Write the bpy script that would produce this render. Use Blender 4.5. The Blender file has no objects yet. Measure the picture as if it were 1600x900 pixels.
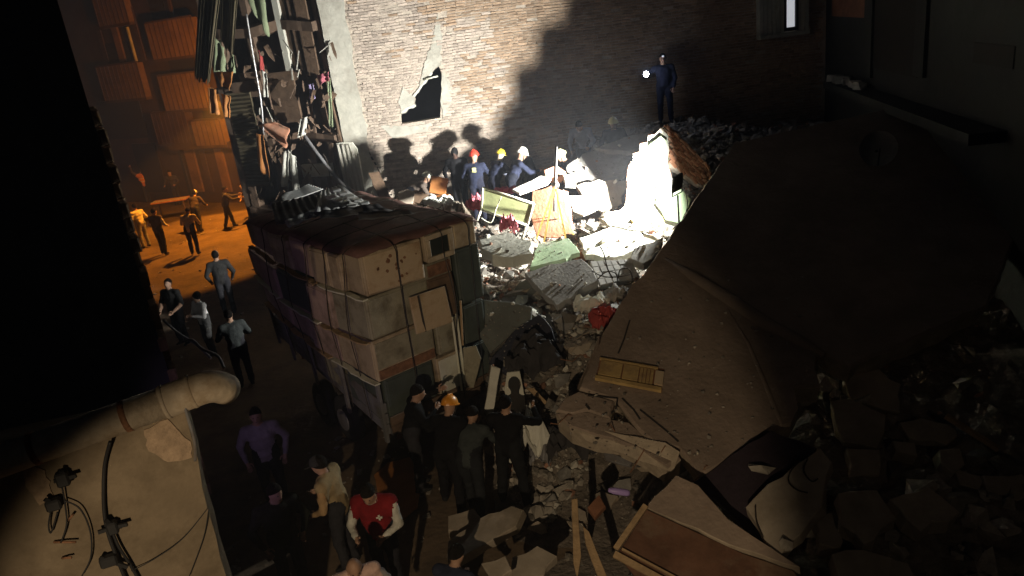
import bpy, bmesh, math, random
from mathutils import Vector, Matrix, noise
random.seed(7)
V = Vector
scene = bpy.context.scene
col = scene.collection

# ------------------------------------------------------------------ camera
CAM_H = 6.6
PITCH = math.radians(19.5)
ROLL = 7.3
FPX = 1200.0                       # focal length in pixels of a 1600 px wide picture
cp, sp = math.cos(PITCH), math.sin(PITCH)
cr, sr = math.cos(math.radians(ROLL)), math.sin(math.radians(ROLL))
R0, U0, F0 = V((1, 0, 0)), V((0, sp, cp)), V((0, cp, -sp))
CR = R0 * cr - U0 * sr
CU = U0 * cr + R0 * sr
CAM = V((0, 0, CAM_H))
cam_data = bpy.data.cameras.new('camera')
cam = bpy.data.objects.new('camera', cam_data)
col.objects.link(cam)
mw = Matrix.Identity(4)
for i in range(3):
    mw[i][0], mw[i][1], mw[i][2], mw[i][3] = CR[i], CU[i], -F0[i], CAM[i]
cam.matrix_world = mw
cam_data.sensor_width = 36.0
cam_data.lens = 36.0 * FPX / 1600.0
cam_data.clip_start = 0.1
cam_data.clip_end = 1000.0
scene.camera = cam

# ------------------------------------------------------------------ night sky, moonlight, exposure
world = bpy.data.worlds.new('World')
scene.world = world
world.use_nodes = True
wn = world.node_tree.nodes
wl = world.node_tree.links
bgn = wn['Background']
sky = wn.new('ShaderNodeTexSky')
sky.sky_type = 'NISHITA'
sky.sun_disc = False
sky.sun_elevation = math.radians(35)
sky.sun_rotation = math.radians(200)
wl.new(sky.outputs[0], bgn.inputs[0])
bgn.inputs[1].default_value = 0.0006
sun_data = bpy.data.lights.new('moonlight', 'SUN')
sun_data.energy = 0.0015
sun_data.angle = math.radians(0.5)
sun_data.color = (0.8, 0.88, 1.0)
sun = bpy.data.objects.new('moonlight', sun_data)
col.objects.link(sun)
sun.rotation_euler = (math.radians(55), 0, math.radians(-20))

scene.view_settings.view_transform = 'Standard'
scene.view_settings.look = 'None'
scene.view_settings.exposure = 0.0
scene.view_settings.gamma = 1.0
scene.view_settings.use_curve_mapping = False
scene.render.engine = 'CYCLES'
scene.cycles.use_denoising = True
scene.cycles.max_bounces = 5
scene.cycles.diffuse_bounces = 3
scene.cycles.glossy_bounces = 2
scene.cycles.volume_bounces = 0
scene.cycles.sample_clamp_indirect = 4.0


def lamp(kind, name, loc, power, color, target=None, size=0.1, angle=None, blend=0.3, spread=None):
    d = bpy.data.lights.new(name, kind)
    d.energy = power
    d.color = color
    if kind == 'AREA':
        d.shape = 'RECTANGLE'
        d.size = size
        d.size_y = size * 0.8
        if spread:
            d.spread = math.radians(spread)
    else:
        d.shadow_soft_size = size
    if kind == 'SPOT':
        d.spot_size = math.radians(angle)
        d.spot_blend = blend
    o = bpy.data.objects.new(name, d)
    col.objects.link(o)
    o.location = loc
    if target is not None:
        o.rotation_euler = (V(target) - V(loc)).to_track_quat('-Z', 'Y').to_euler()
    return o


# lamps of the place: LED flood on its tripod, sodium street lamp, building lamp above the viewer, unseen violet source; then an added warm fill
FLOOD = V((3.357, 14.25, 3.229))
FLOOD_AIM = V((-4.6, 21.0, 4.6))
lamp('AREA', 'floodlight_beam', FLOOD + V((-0.04, 0.06, 0.0)), 760, (1.0, 0.97, 0.90), FLOOD_AIM, 0.15, spread=112)
lamp('AREA', 'floodlight_spill', FLOOD + V((-0.04, 0.055, 0.0)), 430, (0.99, 1.0, 0.93), FLOOD_AIM + V((-.4, -4, -3.3)), 0.12)
SODIUM = V((-10.0, 30.0, 4.9))
lamp('SPOT', 'sodium_lamp_glow', SODIUM, 1700, (1.0, 0.34, 0.035), (-16.0, 38.0, 5.5), 0.12, 150, 0.4)
lamp('SPOT', 'sodium_lamp_beam', SODIUM, 3600, (1.0, 0.33, 0.03), SODIUM + V((-0.9, -1.3, -4.9)), 0.10, 96, 0.12)
lamp('SPOT', 'building_lamp_light', (-1.79, -2.4, 4.88), 1350, (1.0, 0.76, 0.48), (-1.3, 9.14, -0.25), 0.05, 46, 0.30)
lamp('SPOT', 'violet_spot', (-4.3, 5.0, 2.2), 70, (0.72, 0.52, 1.0), (-3.0, 11.6, 2.2), 0.06, 46, 0.9)  # violet spot from an unseen source low at the left
lamp('SPOT', 'right_fill_light', (2.6, -2.0, 6.4), 45, (1.0, 0.74, 0.46), (3.3, 7.8, 0.4), 0.2, 52, 0.9)  # added warm fill for the right-hand debris, no known window


# ------------------------------------------------------------------ pixel to place
def ray(px, py):
    """direction of a photo pixel, scaled to one metre of depth along +Y"""
    d = F0 * FPX + CR * (px - 800.0) - CU * (py - 450.0)
    return d / d.y


def P(px, py, D):
    return CAM + ray(px, py) * D


def G(px, py, z=0.0):
    d = ray(px, py)
    return CAM + d * ((z - CAM_H) / d.z)


def HIT(px, py, p0, n):
    d = ray(px, py)
    return CAM + d * ((V(p0) - CAM).dot(n) / d.dot(n))


# ------------------------------------------------------------------ materials
MATS = {}


def mat(name, color, rough=0.85, var=0.35, scale=6.0, bump=0.25, bscale=None, metal=0.0, spec=0.3, dirt=None, dscale=1.5,
        island=0.0, objrand=0.0, stripes=None):
    if name in MATS:
        return MATS[name]
    m = bpy.data.materials.new(name)
    m.use_nodes = True
    n, l = m.node_tree.nodes, m.node_tree.links
    b = n['Principled BSDF']
    b.inputs['Roughness'].default_value = rough
    b.inputs['Metallic'].default_value = metal
    b.inputs['Specular IOR Level'].default_value = spec
    tc = n.new('ShaderNodeTexCoord')
    nz = n.new('ShaderNodeTexNoise')
    nz.inputs['Scale'].default_value = scale
    nz.inputs['Detail'].default_value = 6
    nz.inputs['Roughness'].default_value = 0.65
    l.new(tc.outputs['Object'], nz.inputs['Vector'])
    mr = n.new('ShaderNodeMapRange')
    mr.inputs[1].default_value = 0.3
    mr.inputs[2].default_value = 0.7
    mr.inputs[3].default_value = 1.0 - var
    mr.inputs[4].default_value = 1.0 + var
    l.new(nz.outputs[0], mr.inputs[0])
    val = mr.outputs[0]
    for amount, node in ((island, 'geo'), (objrand, 'obj')):
        if amount <= 0:
            continue
        if node == 'geo':
            g = n.new('ShaderNodeNewGeometry')
            r = g.outputs['Random Per Island']
        else:
            g = n.new('ShaderNodeObjectInfo')
            r = g.outputs['Random']
        m2 = n.new('ShaderNodeMapRange')
        m2.inputs[3].default_value = 1.0 - amount
        m2.inputs[4].default_value = 1.0 + amount
        l.new(r, m2.inputs[0])
        mm = n.new('ShaderNodeMath')
        mm.operation = 'MULTIPLY'
        l.new(val, mm.inputs[0])
        l.new(m2.outputs[0], mm.inputs[1])
        val = mm.outputs[0]
    base = n.new('ShaderNodeVectorMath')
    base.operation = 'SCALE'
    base.inputs[0].default_value = color[:3]
    l.new(val, base.inputs['Scale'])
    out = base.outputs[0]
    if dirt:
        dn = n.new('ShaderNodeTexNoise')
        dn.inputs['Scale'].default_value = dscale
        dn.inputs['Detail'].default_value = 8
        dn.inputs['Roughness'].default_value = 0.7
        l.new(tc.outputs['Object'], dn.inputs['Vector'])
        dr = n.new('ShaderNodeMapRange')
        dr.inputs[1].default_value = 0.48
        dr.inputs[2].default_value = 0.66
        l.new(dn.outputs[0], dr.inputs[0])
        mx = n.new('ShaderNodeMix')
        mx.data_type = 'RGBA'
        l.new(dr.outputs[0], mx.inputs[0])
        l.new(out, mx.inputs[6])
        mx.inputs[7].default_value = (*dirt, 1)
        out = mx.outputs[2]
    l.new(out, b.inputs['Base Color'])
    if bump > 0:
        bn = n.new('ShaderNodeTexNoise')
        bn.inputs['Scale'].default_value = bscale or scale * 4
        bn.inputs['Detail'].default_value = 8
        l.new(tc.outputs['Object'], bn.inputs['Vector'])
        bp = n.new('ShaderNodeBump')
        bp.inputs['Strength'].default_value = bump
        bp.inputs['Distance'].default_value = 0.03
        l.new(bn.outputs[0], bp.inputs['Height'])
        l.new(bp.outputs[0], b.inputs['Normal'])
    MATS[name] = m
    return m


def glow(name, color, strength):
    m = bpy.data.materials.new(name)
    m.use_nodes = True
    b = m.node_tree.nodes['Principled BSDF']
    b.inputs['Base Color'].default_value = (*color, 1)
    b.inputs['Emission Color'].default_value = (*color, 1)
    b.inputs['Emission Strength'].default_value = strength
    MATS[name] = m
    return m


M_concrete = mat('concrete', (0.30, 0.29, 0.27), var=0.3, dirt=(0.16, 0.15, 0.14))
M_dusty = mat('dusty_plaster', (0.36, 0.31, 0.25), var=0.22, scale=2.5, dirt=(0.24, 0.20, 0.15), dscale=1.2)
M_slab = mat('roof_screed', (0.285, 0.222, 0.178), var=0.22, scale=1.6, bump=0.5, bscale=14, dirt=(0.21, 0.162, 0.128), dscale=0.9)
M_slab_edge = mat('screed_edge', (0.36, 0.30, 0.23), var=0.3, scale=4, bump=0.5)
M_brick = mat('brick_clay', (0.47, 0.395, 0.335), var=0.25, scale=9, bump=0.5, objrand=0.28, dirt=(0.55, 0.48, 0.40), dscale=3.0)
M_brick_i = mat('brick_clay_rows', (0.47, 0.395, 0.335), var=0.25, scale=9, bump=0.5, island=0.28, dirt=(0.55, 0.48, 0.40), dscale=3.0)
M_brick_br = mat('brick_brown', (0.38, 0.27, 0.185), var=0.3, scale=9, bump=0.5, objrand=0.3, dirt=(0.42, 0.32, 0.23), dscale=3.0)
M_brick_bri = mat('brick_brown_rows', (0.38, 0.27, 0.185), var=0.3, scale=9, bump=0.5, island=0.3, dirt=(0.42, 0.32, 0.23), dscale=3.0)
M_mortar = mat('lime_mortar', (0.47, 0.41, 0.34), var=0.3, scale=5, bump=0.7, bscale=25)
M_plaster = mat('grey_plaster', (0.46, 0.45, 0.39), var=0.2, scale=4, dirt=(0.34, 0.32, 0.27))
M_redbrick = mat('red_brick', (0.46, 0.22, 0.13), var=0.3, scale=8, bump=0.6, objrand=0.3, dirt=(0.45, 0.33, 0.24), dscale=5)
M_white = mat('white_plaster', (0.62, 0.62, 0.54), var=0.12, scale=3, dirt=(0.48, 0.47, 0.4))
M_mint = mat('mint_paint', (0.42, 0.55, 0.36), var=0.12, scale=3, dirt=(0.55, 0.58, 0.48), dscale=2)
M_salmon = mat('salmon_paint', (0.60, 0.29, 0.18), var=0.15, scale=4, dirt=(0.5, 0.36, 0.27), dscale=2)
M_earth = mat('rubble_earth', (0.17, 0.145, 0.12), var=0.45, scale=5, bump=1.0, bscale=16, dirt=(0.26, 0.22, 0.18), dscale=3)
M_chunk = mat('rubble_pieces', (0.27, 0.245, 0.21), var=0.3, scale=7, bump=0.5, island=0.55)
M_chunk_brick = mat('rubble_brick_pieces', (0.34, 0.18, 0.12), var=0.3, scale=7, bump=0.5, island=0.4)
M_chunk_white = mat('rubble_white_pieces', (0.5, 0.48, 0.42), var=0.25, scale=7, bump=0.4, island=0.3)
M_road = mat('street_dust', (0.16, 0.115, 0.075), var=0.3, scale=1.3, bump=0.6, bscale=9, dirt=(0.075, 0.055, 0.04), dscale=0.5)
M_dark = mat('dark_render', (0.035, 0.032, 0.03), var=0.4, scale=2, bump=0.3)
M_void = mat('painted_interior_dark', (0.02, 0.018, 0.016), var=0.2, bump=0)  # near-black colour paints the dark inside openings, rooms and cracks
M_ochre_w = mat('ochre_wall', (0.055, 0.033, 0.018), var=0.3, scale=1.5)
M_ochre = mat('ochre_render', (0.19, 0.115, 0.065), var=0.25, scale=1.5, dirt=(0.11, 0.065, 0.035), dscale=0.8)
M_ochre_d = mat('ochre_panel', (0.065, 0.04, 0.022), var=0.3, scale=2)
M_brownwall = mat('brown_facade', (0.17, 0.115, 0.08), var=0.3, scale=2, dirt=(0.10, 0.07, 0.05))
M_brownwood = mat('brown_wood', (0.13, 0.085, 0.055), var=0.35, scale=5, bump=0.3)
M_panelred = mat('dull_red_panel', (0.115, 0.058, 0.036), var=0.35, scale=3, bump=0.4, dirt=(0.16, 0.11, 0.075), dscale=2)
M_wood = mat('raw_timber', (0.36, 0.25, 0.14), var=0.3, scale=6, bump=0.4)
M_yellowwood = mat('yellow_wood', (0.46, 0.32, 0.13), var=0.25, scale=5, bump=0.3, dirt=(0.3, 0.2, 0.1), dscale=4)
M_redwood = mat('red_brown_board', (0.22, 0.10, 0.055), var=0.3, scale=3, bump=0.3)
M_cream = mat('cream_metal', (0.42, 0.34, 0.235), rough=0.6, var=0.15, scale=3, bump=0.25, dirt=(0.22, 0.165, 0.105), dscale=2.2)
M_beige = mat('beige_metal', (0.52, 0.41, 0.28), rough=0.55, var=0.12, scale=3, bump=0.06, dirt=(0.36, 0.25, 0.15), dscale=3)
M_pinkish = mat('faded_pink_metal', (0.40, 0.29, 0.255), rough=0.6, var=0.15, scale=3, bump=0.25, dirt=(0.20, 0.15, 0.12), dscale=2)
M_greygreen = mat('grey_green_metal', (0.29, 0.27, 0.195), rough=0.6, var=0.18, scale=3, bump=0.25, dirt=(0.14, 0.12, 0.08), dscale=2.5)
M_darkgreen = mat('dark_green_metal', (0.07, 0.085, 0.075), rough=0.45, var=0.2, scale=3, bump=0.05)
M_blackglass = mat('dark_glass', (0.03, 0.038, 0.036), rough=0.15, var=0.1, bump=0, spec=0.6)
M_rust = mat('rusty_steel', (0.20, 0.10, 0.055), rough=0.8, var=0.5, scale=9, bump=0.4)
M_greymetal = mat('grey_steel', (0.20, 0.20, 0.21), rough=0.55, var=0.2, scale=4, metal=0.2, bump=0.08, dirt=(0.12, 0.1, 0.09))
M_zinc = mat('zinc_sheet', (0.58, 0.59, 0.58), rough=0.4, var=0.15, scale=4, metal=0.1, bump=0.1, dirt=(0.35, 0.33, 0.30))
M_steel = mat('bright_steel', (0.6, 0.6, 0.6), rough=0.35, var=0.08, metal=0.6, bump=0)
M_black = mat('black_plastic', (0.02, 0.02, 0.021), rough=0.6, var=0.2, bump=0.05)
M_rubber = mat('tyre_rubber', (0.02, 0.02, 0.02), rough=0.9, var=0.3)
M_rope = mat('dark_rope', (0.04, 0.032, 0.025), rough=0.95, var=0.3)
M_tarp = mat('maroon_tarp', (0.15, 0.08, 0.068), rough=0.75, var=0.35, scale=4, bump=0.6, bscale=6)
M_darkcloth = mat('dark_cloth', (0.04, 0.038, 0.04), rough=0.95, var=0.35, scale=5, bump=0.5, bscale=10)
M_whitecloth = mat('white_cloth', (0.62, 0.62, 0.56), rough=0.9, var=0.15, scale=4, bump=0.5, bscale=8)
M_greencloth = mat('green_cloth', (0.26, 0.31, 0.19), rough=0.9, var=0.2, scale=4, bump=0.5, bscale=8)
M_redcloth = mat('red_cloth', (0.36, 0.06, 0.055), rough=0.9, var=0.25, scale=5, bump=0.5, bscale=9)
M_pinkcloth = mat('pink_cloth', (0.52, 0.16, 0.2), rough=0.9, var=0.3, scale=6, bump=0.5)
M_lilac = mat('lilac_cloth', (0.34, 0.29, 0.5), rough=0.9, var=0.2, bump=0.3)
M_orange_lit_cloth = mat('orange_lit_cloth', (0.55, 0.24, 0.08), rough=0.9, var=0.3, scale=5, bump=0.5, bscale=8)  # orange of the lamp light put into the cloth colour
M_olive = mat('olive_board', (0.20, 0.215, 0.105), rough=0.5, var=0.2, scale=4, bump=0.1)
M_palemetal = mat('pale_metal_frame', (0.62, 0.62, 0.5), rough=0.5, var=0.1, bump=0.05)
M_yellowstrap = mat('yellow_webbing', (0.72, 0.50, 0.13), rough=0.8, var=0.1, bump=0.2)
M_greyboard = mat('grey_board', (0.15, 0.16, 0.145), rough=0.7, var=0.2, scale=3, bump=0.15)
M_navy = mat('navy_panel', (0.032, 0.034, 0.05), rough=0.7, var=0.25, scale=3, bump=0.3)
M_oliveshade = mat('olive_sheet', (0.12, 0.10, 0.06), rough=0.7, var=0.3, scale=2)
M_pipe = mat('beige_pipe', (0.40, 0.335, 0.255), rough=0.65, var=0.25, scale=5, bump=0.25, dirt=(0.27, 0.205, 0.135), dscale=4)
M_nearwall = mat('near_render', (0.185, 0.145, 0.098), var=0.18, scale=2.2, bump=0.45, bscale=18, dirt=(0.12, 0.092, 0.06), dscale=1.5)
M_cornerbrick = mat('corner_brick', (0.20, 0.125, 0.07), var=0.4, scale=5, bump=0.5, objrand=0.25)
M_orange_brown = mat('orange_brown_piece', (0.42, 0.17, 0.05), rough=0.7, var=0.2, scale=2)
M_skin = mat('skin', (0.36, 0.22, 0.15), rough=0.6, var=0.08, bump=0.05)
M_hair = mat('dark_hair', (0.010, 0.008, 0.007), rough=0.9, var=0.4, bump=0.8, bscale=70, spec=0.1)
M_eye = mat('eye_dark', (0.01, 0.01, 0.01), rough=0.3, var=0, bump=0)


# ------------------------------------------------------------------ mesh helpers
class MB:
    def __init__(s):
        s.v, s.f, s.m, s.sm = [], [], [], []

    def add(s, vs, fs, mi=0, smooth=False):
        b = len(s.v)
        s.v += [V(v) for v in vs]
        s.f += [tuple(b + i for i in f) for f in fs]
        s.m += [mi] * len(fs)
        s.sm += [smooth] * len(fs)

    def box(s, c, size, rot=None, mi=0, jit=0.0):
        hx, hy, hz = size[0] / 2, size[1] / 2, size[2] / 2
        vs = [V((x, y, z)) for x in (-hx, hx) for y in (-hy, hy) for z in (-hz, hz)]
        if jit:
            vs = [v + V((random.uniform(-jit, jit), random.uniform(-jit, jit), random.uniform(-jit, jit))) for v in vs]
        if rot is not None:
            vs = [rot @ v for v in vs]
        s.add([v + V(c) for v in vs], [(0, 1, 3, 2), (4, 6, 7, 5), (0, 4, 5, 1), (2, 3, 7, 6), (0, 2, 6, 4), (1, 5, 7, 3)], mi)

    def bbox(s, c, size, bev, rot=None, mi=0):
        """box with chamfered edges: 24 vertices"""
        hx, hy, hz = size[0] / 2, size[1] / 2, size[2] / 2
        bm = bmesh.new()
        bmesh.ops.create_cube(bm, size=1.0)
        for v in bm.verts:
            v.co = V((v.co.x * size[0], v.co.y * size[1], v.co.z * size[2]))
        bmesh.ops.bevel(bm, geom=list(bm.edges), offset=bev, segments=1, affect='EDGES', profile=0.5)
        bm.verts.index_update()
        vs = [(rot @ v.co if rot is not None else v.co.copy()) + V(c) for v in bm.verts]
        fs = [tuple(v.index for v in f.verts) for f in bm.faces]
        bm.free()
        s.add(vs, fs, mi)

    def bar(s, a, b, w, h=None, up=None, mi=0):
        a, b = V(a), V(b)
        d = b - a
        L = d.length
        if L < 1e-6:
            return
        d.normalize()
        u = V(up) if up is not None else V((0, 0, 1))
        if abs(d.dot(u)) > 0.98:
            u = V((1, 0, 0))
        x = d.cross(u).normalized()
        z = x.cross(d)
        h = h or w
        vs = []
        for t in (a, b):
            for sx, sz in ((-1, -1), (1, -1), (1, 1), (-1, 1)):
                vs.append(t + x * sx * w / 2 + z * sz * h / 2)
        s.add(vs, [(3, 2, 1, 0), (4, 5, 6, 7), (0, 1, 5, 4), (1, 2, 6, 5), (2, 3, 7, 6), (3, 0, 4, 7)], mi)

    def tube(s, pts, r, n=8, mi=0, smooth=True, cap=True):
        pts = [V(p) for p in pts]
        rs = r if isinstance(r, (list, tuple)) else [r] * len(pts)
        vs, fs = [], []
        prev = None
        for i, p in enumerate(pts):
            d = (pts[min(i + 1, len(pts) - 1)] - pts[max(i - 1, 0)]).normalized()
            if prev is None:
                x = d.orthogonal().normalized()
            else:
                x = (prev - d * prev.dot(d))
                x = x.normalized() if x.length > 1e-6 else d.orthogonal().normalized()
            prev = x
            y = d.cross(x)
            for k in range(n):
                a = 2 * math.pi * k / n
                vs.append(p + (x * math.cos(a) + y * math.sin(a)) * rs[i])
        for i in range(len(pts) - 1):
            for k in range(n):
                fs.append((i * n + k, i * n + (k + 1) % n, (i + 1) * n + (k + 1) % n, (i + 1) * n + k))
        s.add(vs, fs, mi, smooth)
        if cap:
            b = len(s.v) - len(vs)
            s.f += [tuple(b + k for k in reversed(range(n))), tuple(b + (len(pts) - 1) * n + k for k in range(n))]
            s.m += [mi, mi]
            s.sm += [False, False]

    def ell(s, c, rad, nu=12, nv=8, v0=0.0, v1=math.pi, rot=None, mi=0, smooth=True):
        vs, fs = [], []
        for j in range(nv + 1):
            t = v0 + (v1 - v0) * j / nv
            for i in range(nu):
                a = 2 * math.pi * i / nu
                p = V((rad[0] * math.sin(t) * math.cos(a), rad[1] * math.sin(t) * math.sin(a), rad[2] * math.cos(t)))
                vs.append((rot @ p if rot is not None else p) + V(c))
        for j in range(nv):
            for i in range(nu):
                fs.append((j * nu + i, (j + 1) * nu + i, (j + 1) * nu + (i + 1) % nu, j * nu + (i + 1) % nu))
        s.add(vs, fs, mi, smooth)

    def prism(s, poly, off, mi=0, mi_side=None, back=None):
        n = len(poly)
        poly = [V(p) for p in poly]
        b = back or [p + V(off) for p in poly]
        s.add(poly + b, [tuple(range(n)), tuple(range(2 * n - 1, n - 1, -1))], mi)
        base = len(s.v) - 2 * n
        for i in range(n):
            j = (i + 1) % n
            s.f.append((base + j, base + i, base + n + i, base + n + j))
            s.m.append(mi if mi_side is None else mi_side)
            s.sm.append(False)

    def mesh(s, name, mats):
        me = bpy.data.meshes.new(name)
        me.from_pydata([tuple(v) for v in s.v], [], s.f)
        for m in (mats if isinstance(mats, (list, tuple)) else [mats]):
            me.materials.append(m)
        me.polygons.foreach_set('material_index', s.m)
        me.polygons.foreach_set('use_smooth', s.sm)
        me.update()
        return me

    def build(s, name, mats, parent=None, fix=True):
        me = s.mesh(name, mats)
        if fix:
            bm = bmesh.new()
            bm.from_mesh(me)
            bmesh.ops.recalc_face_normals(bm, faces=bm.faces)
            bm.to_mesh(me)
            bm.free()
        return link(name, me, parent)


def link(name, me, parent=None):
    o = bpy.data.objects.new(name, me)
    col.objects.link(o)
    if parent is not None:
        o.parent = parent
        o.matrix_parent_inverse = Matrix.Translation(-parent.location)   # parents are never rotated
    return o


def tag(o, label=None, cat=None, group=None, kind=None):
    for k, v in (('label', label), ('category', cat), ('group', group), ('kind', kind)):
        if v:
            o[k] = v
    return o


def thing(name, loc, label, cat, group=None):
    o = bpy.data.objects.new(name, None)
    o.location = V(loc)
    col.objects.link(o)
    return tag(o, label, cat, group)


def jagged(poly, jag, step=0.14):
    """the outline with its edges broken up; stays in the plane of the polygon"""
    n = len(poly)
    out = []
    c = sum((V(p) for p in poly), V()) / n
    for i in range(n):
        a, b = V(poly[i]), V(poly[(i + 1) % n])
        L = (b - a).length
        k = max(1, min(14, int(L / step)))
        for t in range(k):
            p = a.lerp(b, (t + (random.uniform(-0.25, 0.25) if t else 0)) / k)
            if t:
                p += (p - c).normalized() * random.uniform(-jag, jag)
            out.append(p)
    return out


PLATES = []


def plate(name, px, p0, n, thick, mats, label=None, cat=None, parent=None, jag=0.03, group=None, side=None):
    """a broken slab or panel: photo outline laid on the plane (p0, n), n towards the viewer, with real thickness"""
    n = V(n).normalized()
    pts = [HIT(x, y, p0, n) for x, y in px]
    if (CAM - pts[0]).dot(n) < 0:
        n = -n
    if jag:
        pts = jagged(pts, jag)
    c = sum(pts, V()) / len(pts)
    rim = [p + (c - p).normalized() * min(0.012, thick * .2) for p in pts]
    back = [p - n * thick + (p - c).normalized() * random.uniform(-1, 1) * (jag * 0.8 + 0.002) for p in pts]
    m = MB()
    k = len(pts)
    m.add(rim + [p - n * min(0.012, thick * .2) for p in pts] + back, [tuple(range(k)), tuple(range(3 * k - 1, 2 * k - 1, -1))], 0)
    b = len(m.v) - 3 * k
    for r in (0, 1):
        for i in range(k):
            j = (i + 1) % k
            m.f.append((b + r * k + j, b + r * k + i, b + (r + 1) * k + i, b + (r + 1) * k + j))
            m.m.append(0 if side is None else 1)
            m.sm.append(False)
    o = m.build(name, mats if side is None else [mats, side], parent)
    PLATES.append(o)
    if label:
        tag(o, label, cat, group)
    return o


def lerp(tab, x):
    if x <= tab[0][0]:
        return tab[0][1]
    for (a, fa), (b, fb) in zip(tab, tab[1:]):
        if x <= b:
            t = (x - a) / (b - a)
            return fa + (fb - fa) * t
    return tab[-1][1]


def sstep(a, b, x):
    t = max(0.0, min(1.0, (x - a) / (b - a)))
    return t * t * (3 - 2 * t)


PROF_L = [(8.3, 0), (9.4, .15), (10.0, .55), (10.6, 1.05), (11.2, 1.5), (13, 1.85), (16, 1.75), (17, 1.75), (19.3, 1.72), (21.4, 1.9)]
PROF_R = [(2.5, 0.05), (6, .45), (8, .7), (9.5, .9), (12, 1.5), (16, 2.2), (20, 2.8)]
XL = [(8, 0.2), (9.5, 0.0), (11.0, -0.45), (12, -0.7), (14, -1.6), (16, -2.7), (18, -3.6), (22, -4.1)]


def hgt(x, y, rough=True):
    a, b = lerp(PROF_L, y), lerp(PROF_R, y)
    t = sstep(0.9, 2.6, x)
    z = a + (b - a) * t
    z += .68 * math.exp(-((x - 4.7) / 2.0) ** 2 - ((y - 19.6) / 1.9) ** 2)
    z *= sstep(-0.7, 0.35, x - lerp(XL, y))
    if rough and z > 0.02:
        q = V((x, y, 0))
        z += min(1, z * 2) * (0.16 * noise.noise(q * 1.3) + 0.09 * noise.noise(q * 3.1) + 0.05 * noise.noise(q * 7.0))
    return z if z > 0 else -0.05
# ------------------------------------------------------------------ ground
def grid_sheet(name, x0, x1, y0, y1, nx, ny, fz, m, kind='structure'):
    vs, fs = [], []
    for j in range(ny + 1):
        for i in range(nx + 1):
            x, y = x0 + (x1 - x0) * i / nx, y0 + (y1 - y0) * j / ny
            vs.append((x, y, fz(x, y)))
    for j in range(ny):
        for i in range(nx):
            a = j * (nx + 1) + i
            fs.append((a, a + 1, a + nx + 2, a + nx + 1))
    me = bpy.data.meshes.new(name)
    me.from_pydata(vs, [], fs)
    me.materials.append(m)
    return tag(link(name, me), kind=kind)


def street_z(x, y):
    if -24 < x < 12 and -3 < y < 50:
        return 0.035 * noise.noise(V((x * .5, y * .5, 3))) + 0.012 * noise.noise(V((x * 2.5, y * 2.5, 1)))
    return 0.0


grid_sheet('street', -60, 60, -30, 90, 240, 240, street_z, M_road)
grid_sheet('rubble_mound', -4.6, 9.4, 2.5, 21.6, 120, 160, hgt, M_earth)

# ------------------------------------------------------------------ brick party wall building (back)
W0, W1 = V((-3.85, 21.0, 0)), V((9.3, 21.5, 0))
WD = (W1 - W0).normalized()
WN = V((WD.y, -WD.x, 0))                       # towards the viewer
building = thing('brick_building', W0, 'cracked beige brick party wall with a torn dark window hole, floodlit', 'building')


def wp(px, py, off=0.0):
    return HIT(px, py, W0 + WN * off, WN)


def wsz(p):
    return (p - W0).dot(WD), p.z


hole_px = [(686, 103), (690, 118), (688, 184), (660, 189), (627, 194), (626, 180), (632, 171), (648, 168), (648, 152), (657, 138), (668, 122), (680, 108)]
hole = [wsz(wp(x, y)) for x, y in hole_px]


def inside(pt, poly):
    x, y = pt
    r = False
    for (x1, y1), (x2, y2) in zip(poly, poly[1:] + poly[:1]):
        if (y1 > y) != (y2 > y) and x < (x2 - x1) * (y - y1) / (y2 - y1) + x1:
            r = not r
    return r


def wpt(s, z, off=0.0):
    return W0 + WD * s + WN * off + V((0, 0, z))


bm = bmesh.new()
WL = (W1 - W0).length
TOPZ = 10.5


def loop(pts, off):
    vs = [bm.verts.new(wpt(s, z, off)) for s, z in pts]
    return vs, [bm.edges.new((vs[i], vs[(i + 1) % len(vs)])) for i in range(len(vs))]


outer = [(0, -0.2), (WL, -0.2), (WL, TOPZ), (0, TOPZ)]
o1, e1 = loop(outer, -0.016)
h1, e2 = loop(hole, -0.016)
bmesh.ops.triangle_fill(bm, use_beauty=True, edges=e1 + e2)
h2, _ = loop(hole, -0.3)
for i in range(len(hole)):
    j = (i + 1) % len(hole)
    bm.faces.new((h1[i], h1[j], h2[j], h2[i]))
me = bpy.data.meshes.new('party_wall')
bmesh.ops.recalc_face_normals(bm, faces=bm.faces)
bm.to_mesh(me)
bm.free()
me.materials.append(M_mortar)
link('party_wall', me, building)
m = MB()
m.box(wpt(WL / 2 - .2, 5, -2.6), (WL + .2, 0.1, 11), Matrix.Rotation(math.atan2(WD.y, WD.x), 3, 'Z'))
m.box(wpt(WL / 2 - .2, 10.6, -1.4), (WL + .2, 2.7, 0.2), Matrix.Rotation(math.atan2(WD.y, WD.x), 3, 'Z'))
m.build('inner_room', M_void, building)

# bricks: course by course
CH, BL = 0.072, 0.235
WROT = Matrix.Rotation(math.atan2(WD.y, WD.x), 4, 'Z')
cracks = [[(572, 232), (590, 262), (600, 290), (612, 305)], [(690, 20), (688, 60), (683, 100)], [(628, 193), (612, 205), (600, 222)]]
crack_sz = [[wsz(wp(*p)) for p in c] for c in cracks]


def seg_d(p, a, b):
    ax, ay = a
    bx, by = b
    dx, dy = bx - ax, by - ay
    t = max(0, min(1, ((p[0] - ax) * dx + (p[1] - ay) * dy) / (dx * dx + dy * dy)))
    return math.hypot(p[0] - ax - dx * t, p[1] - ay - dy * t)


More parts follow.
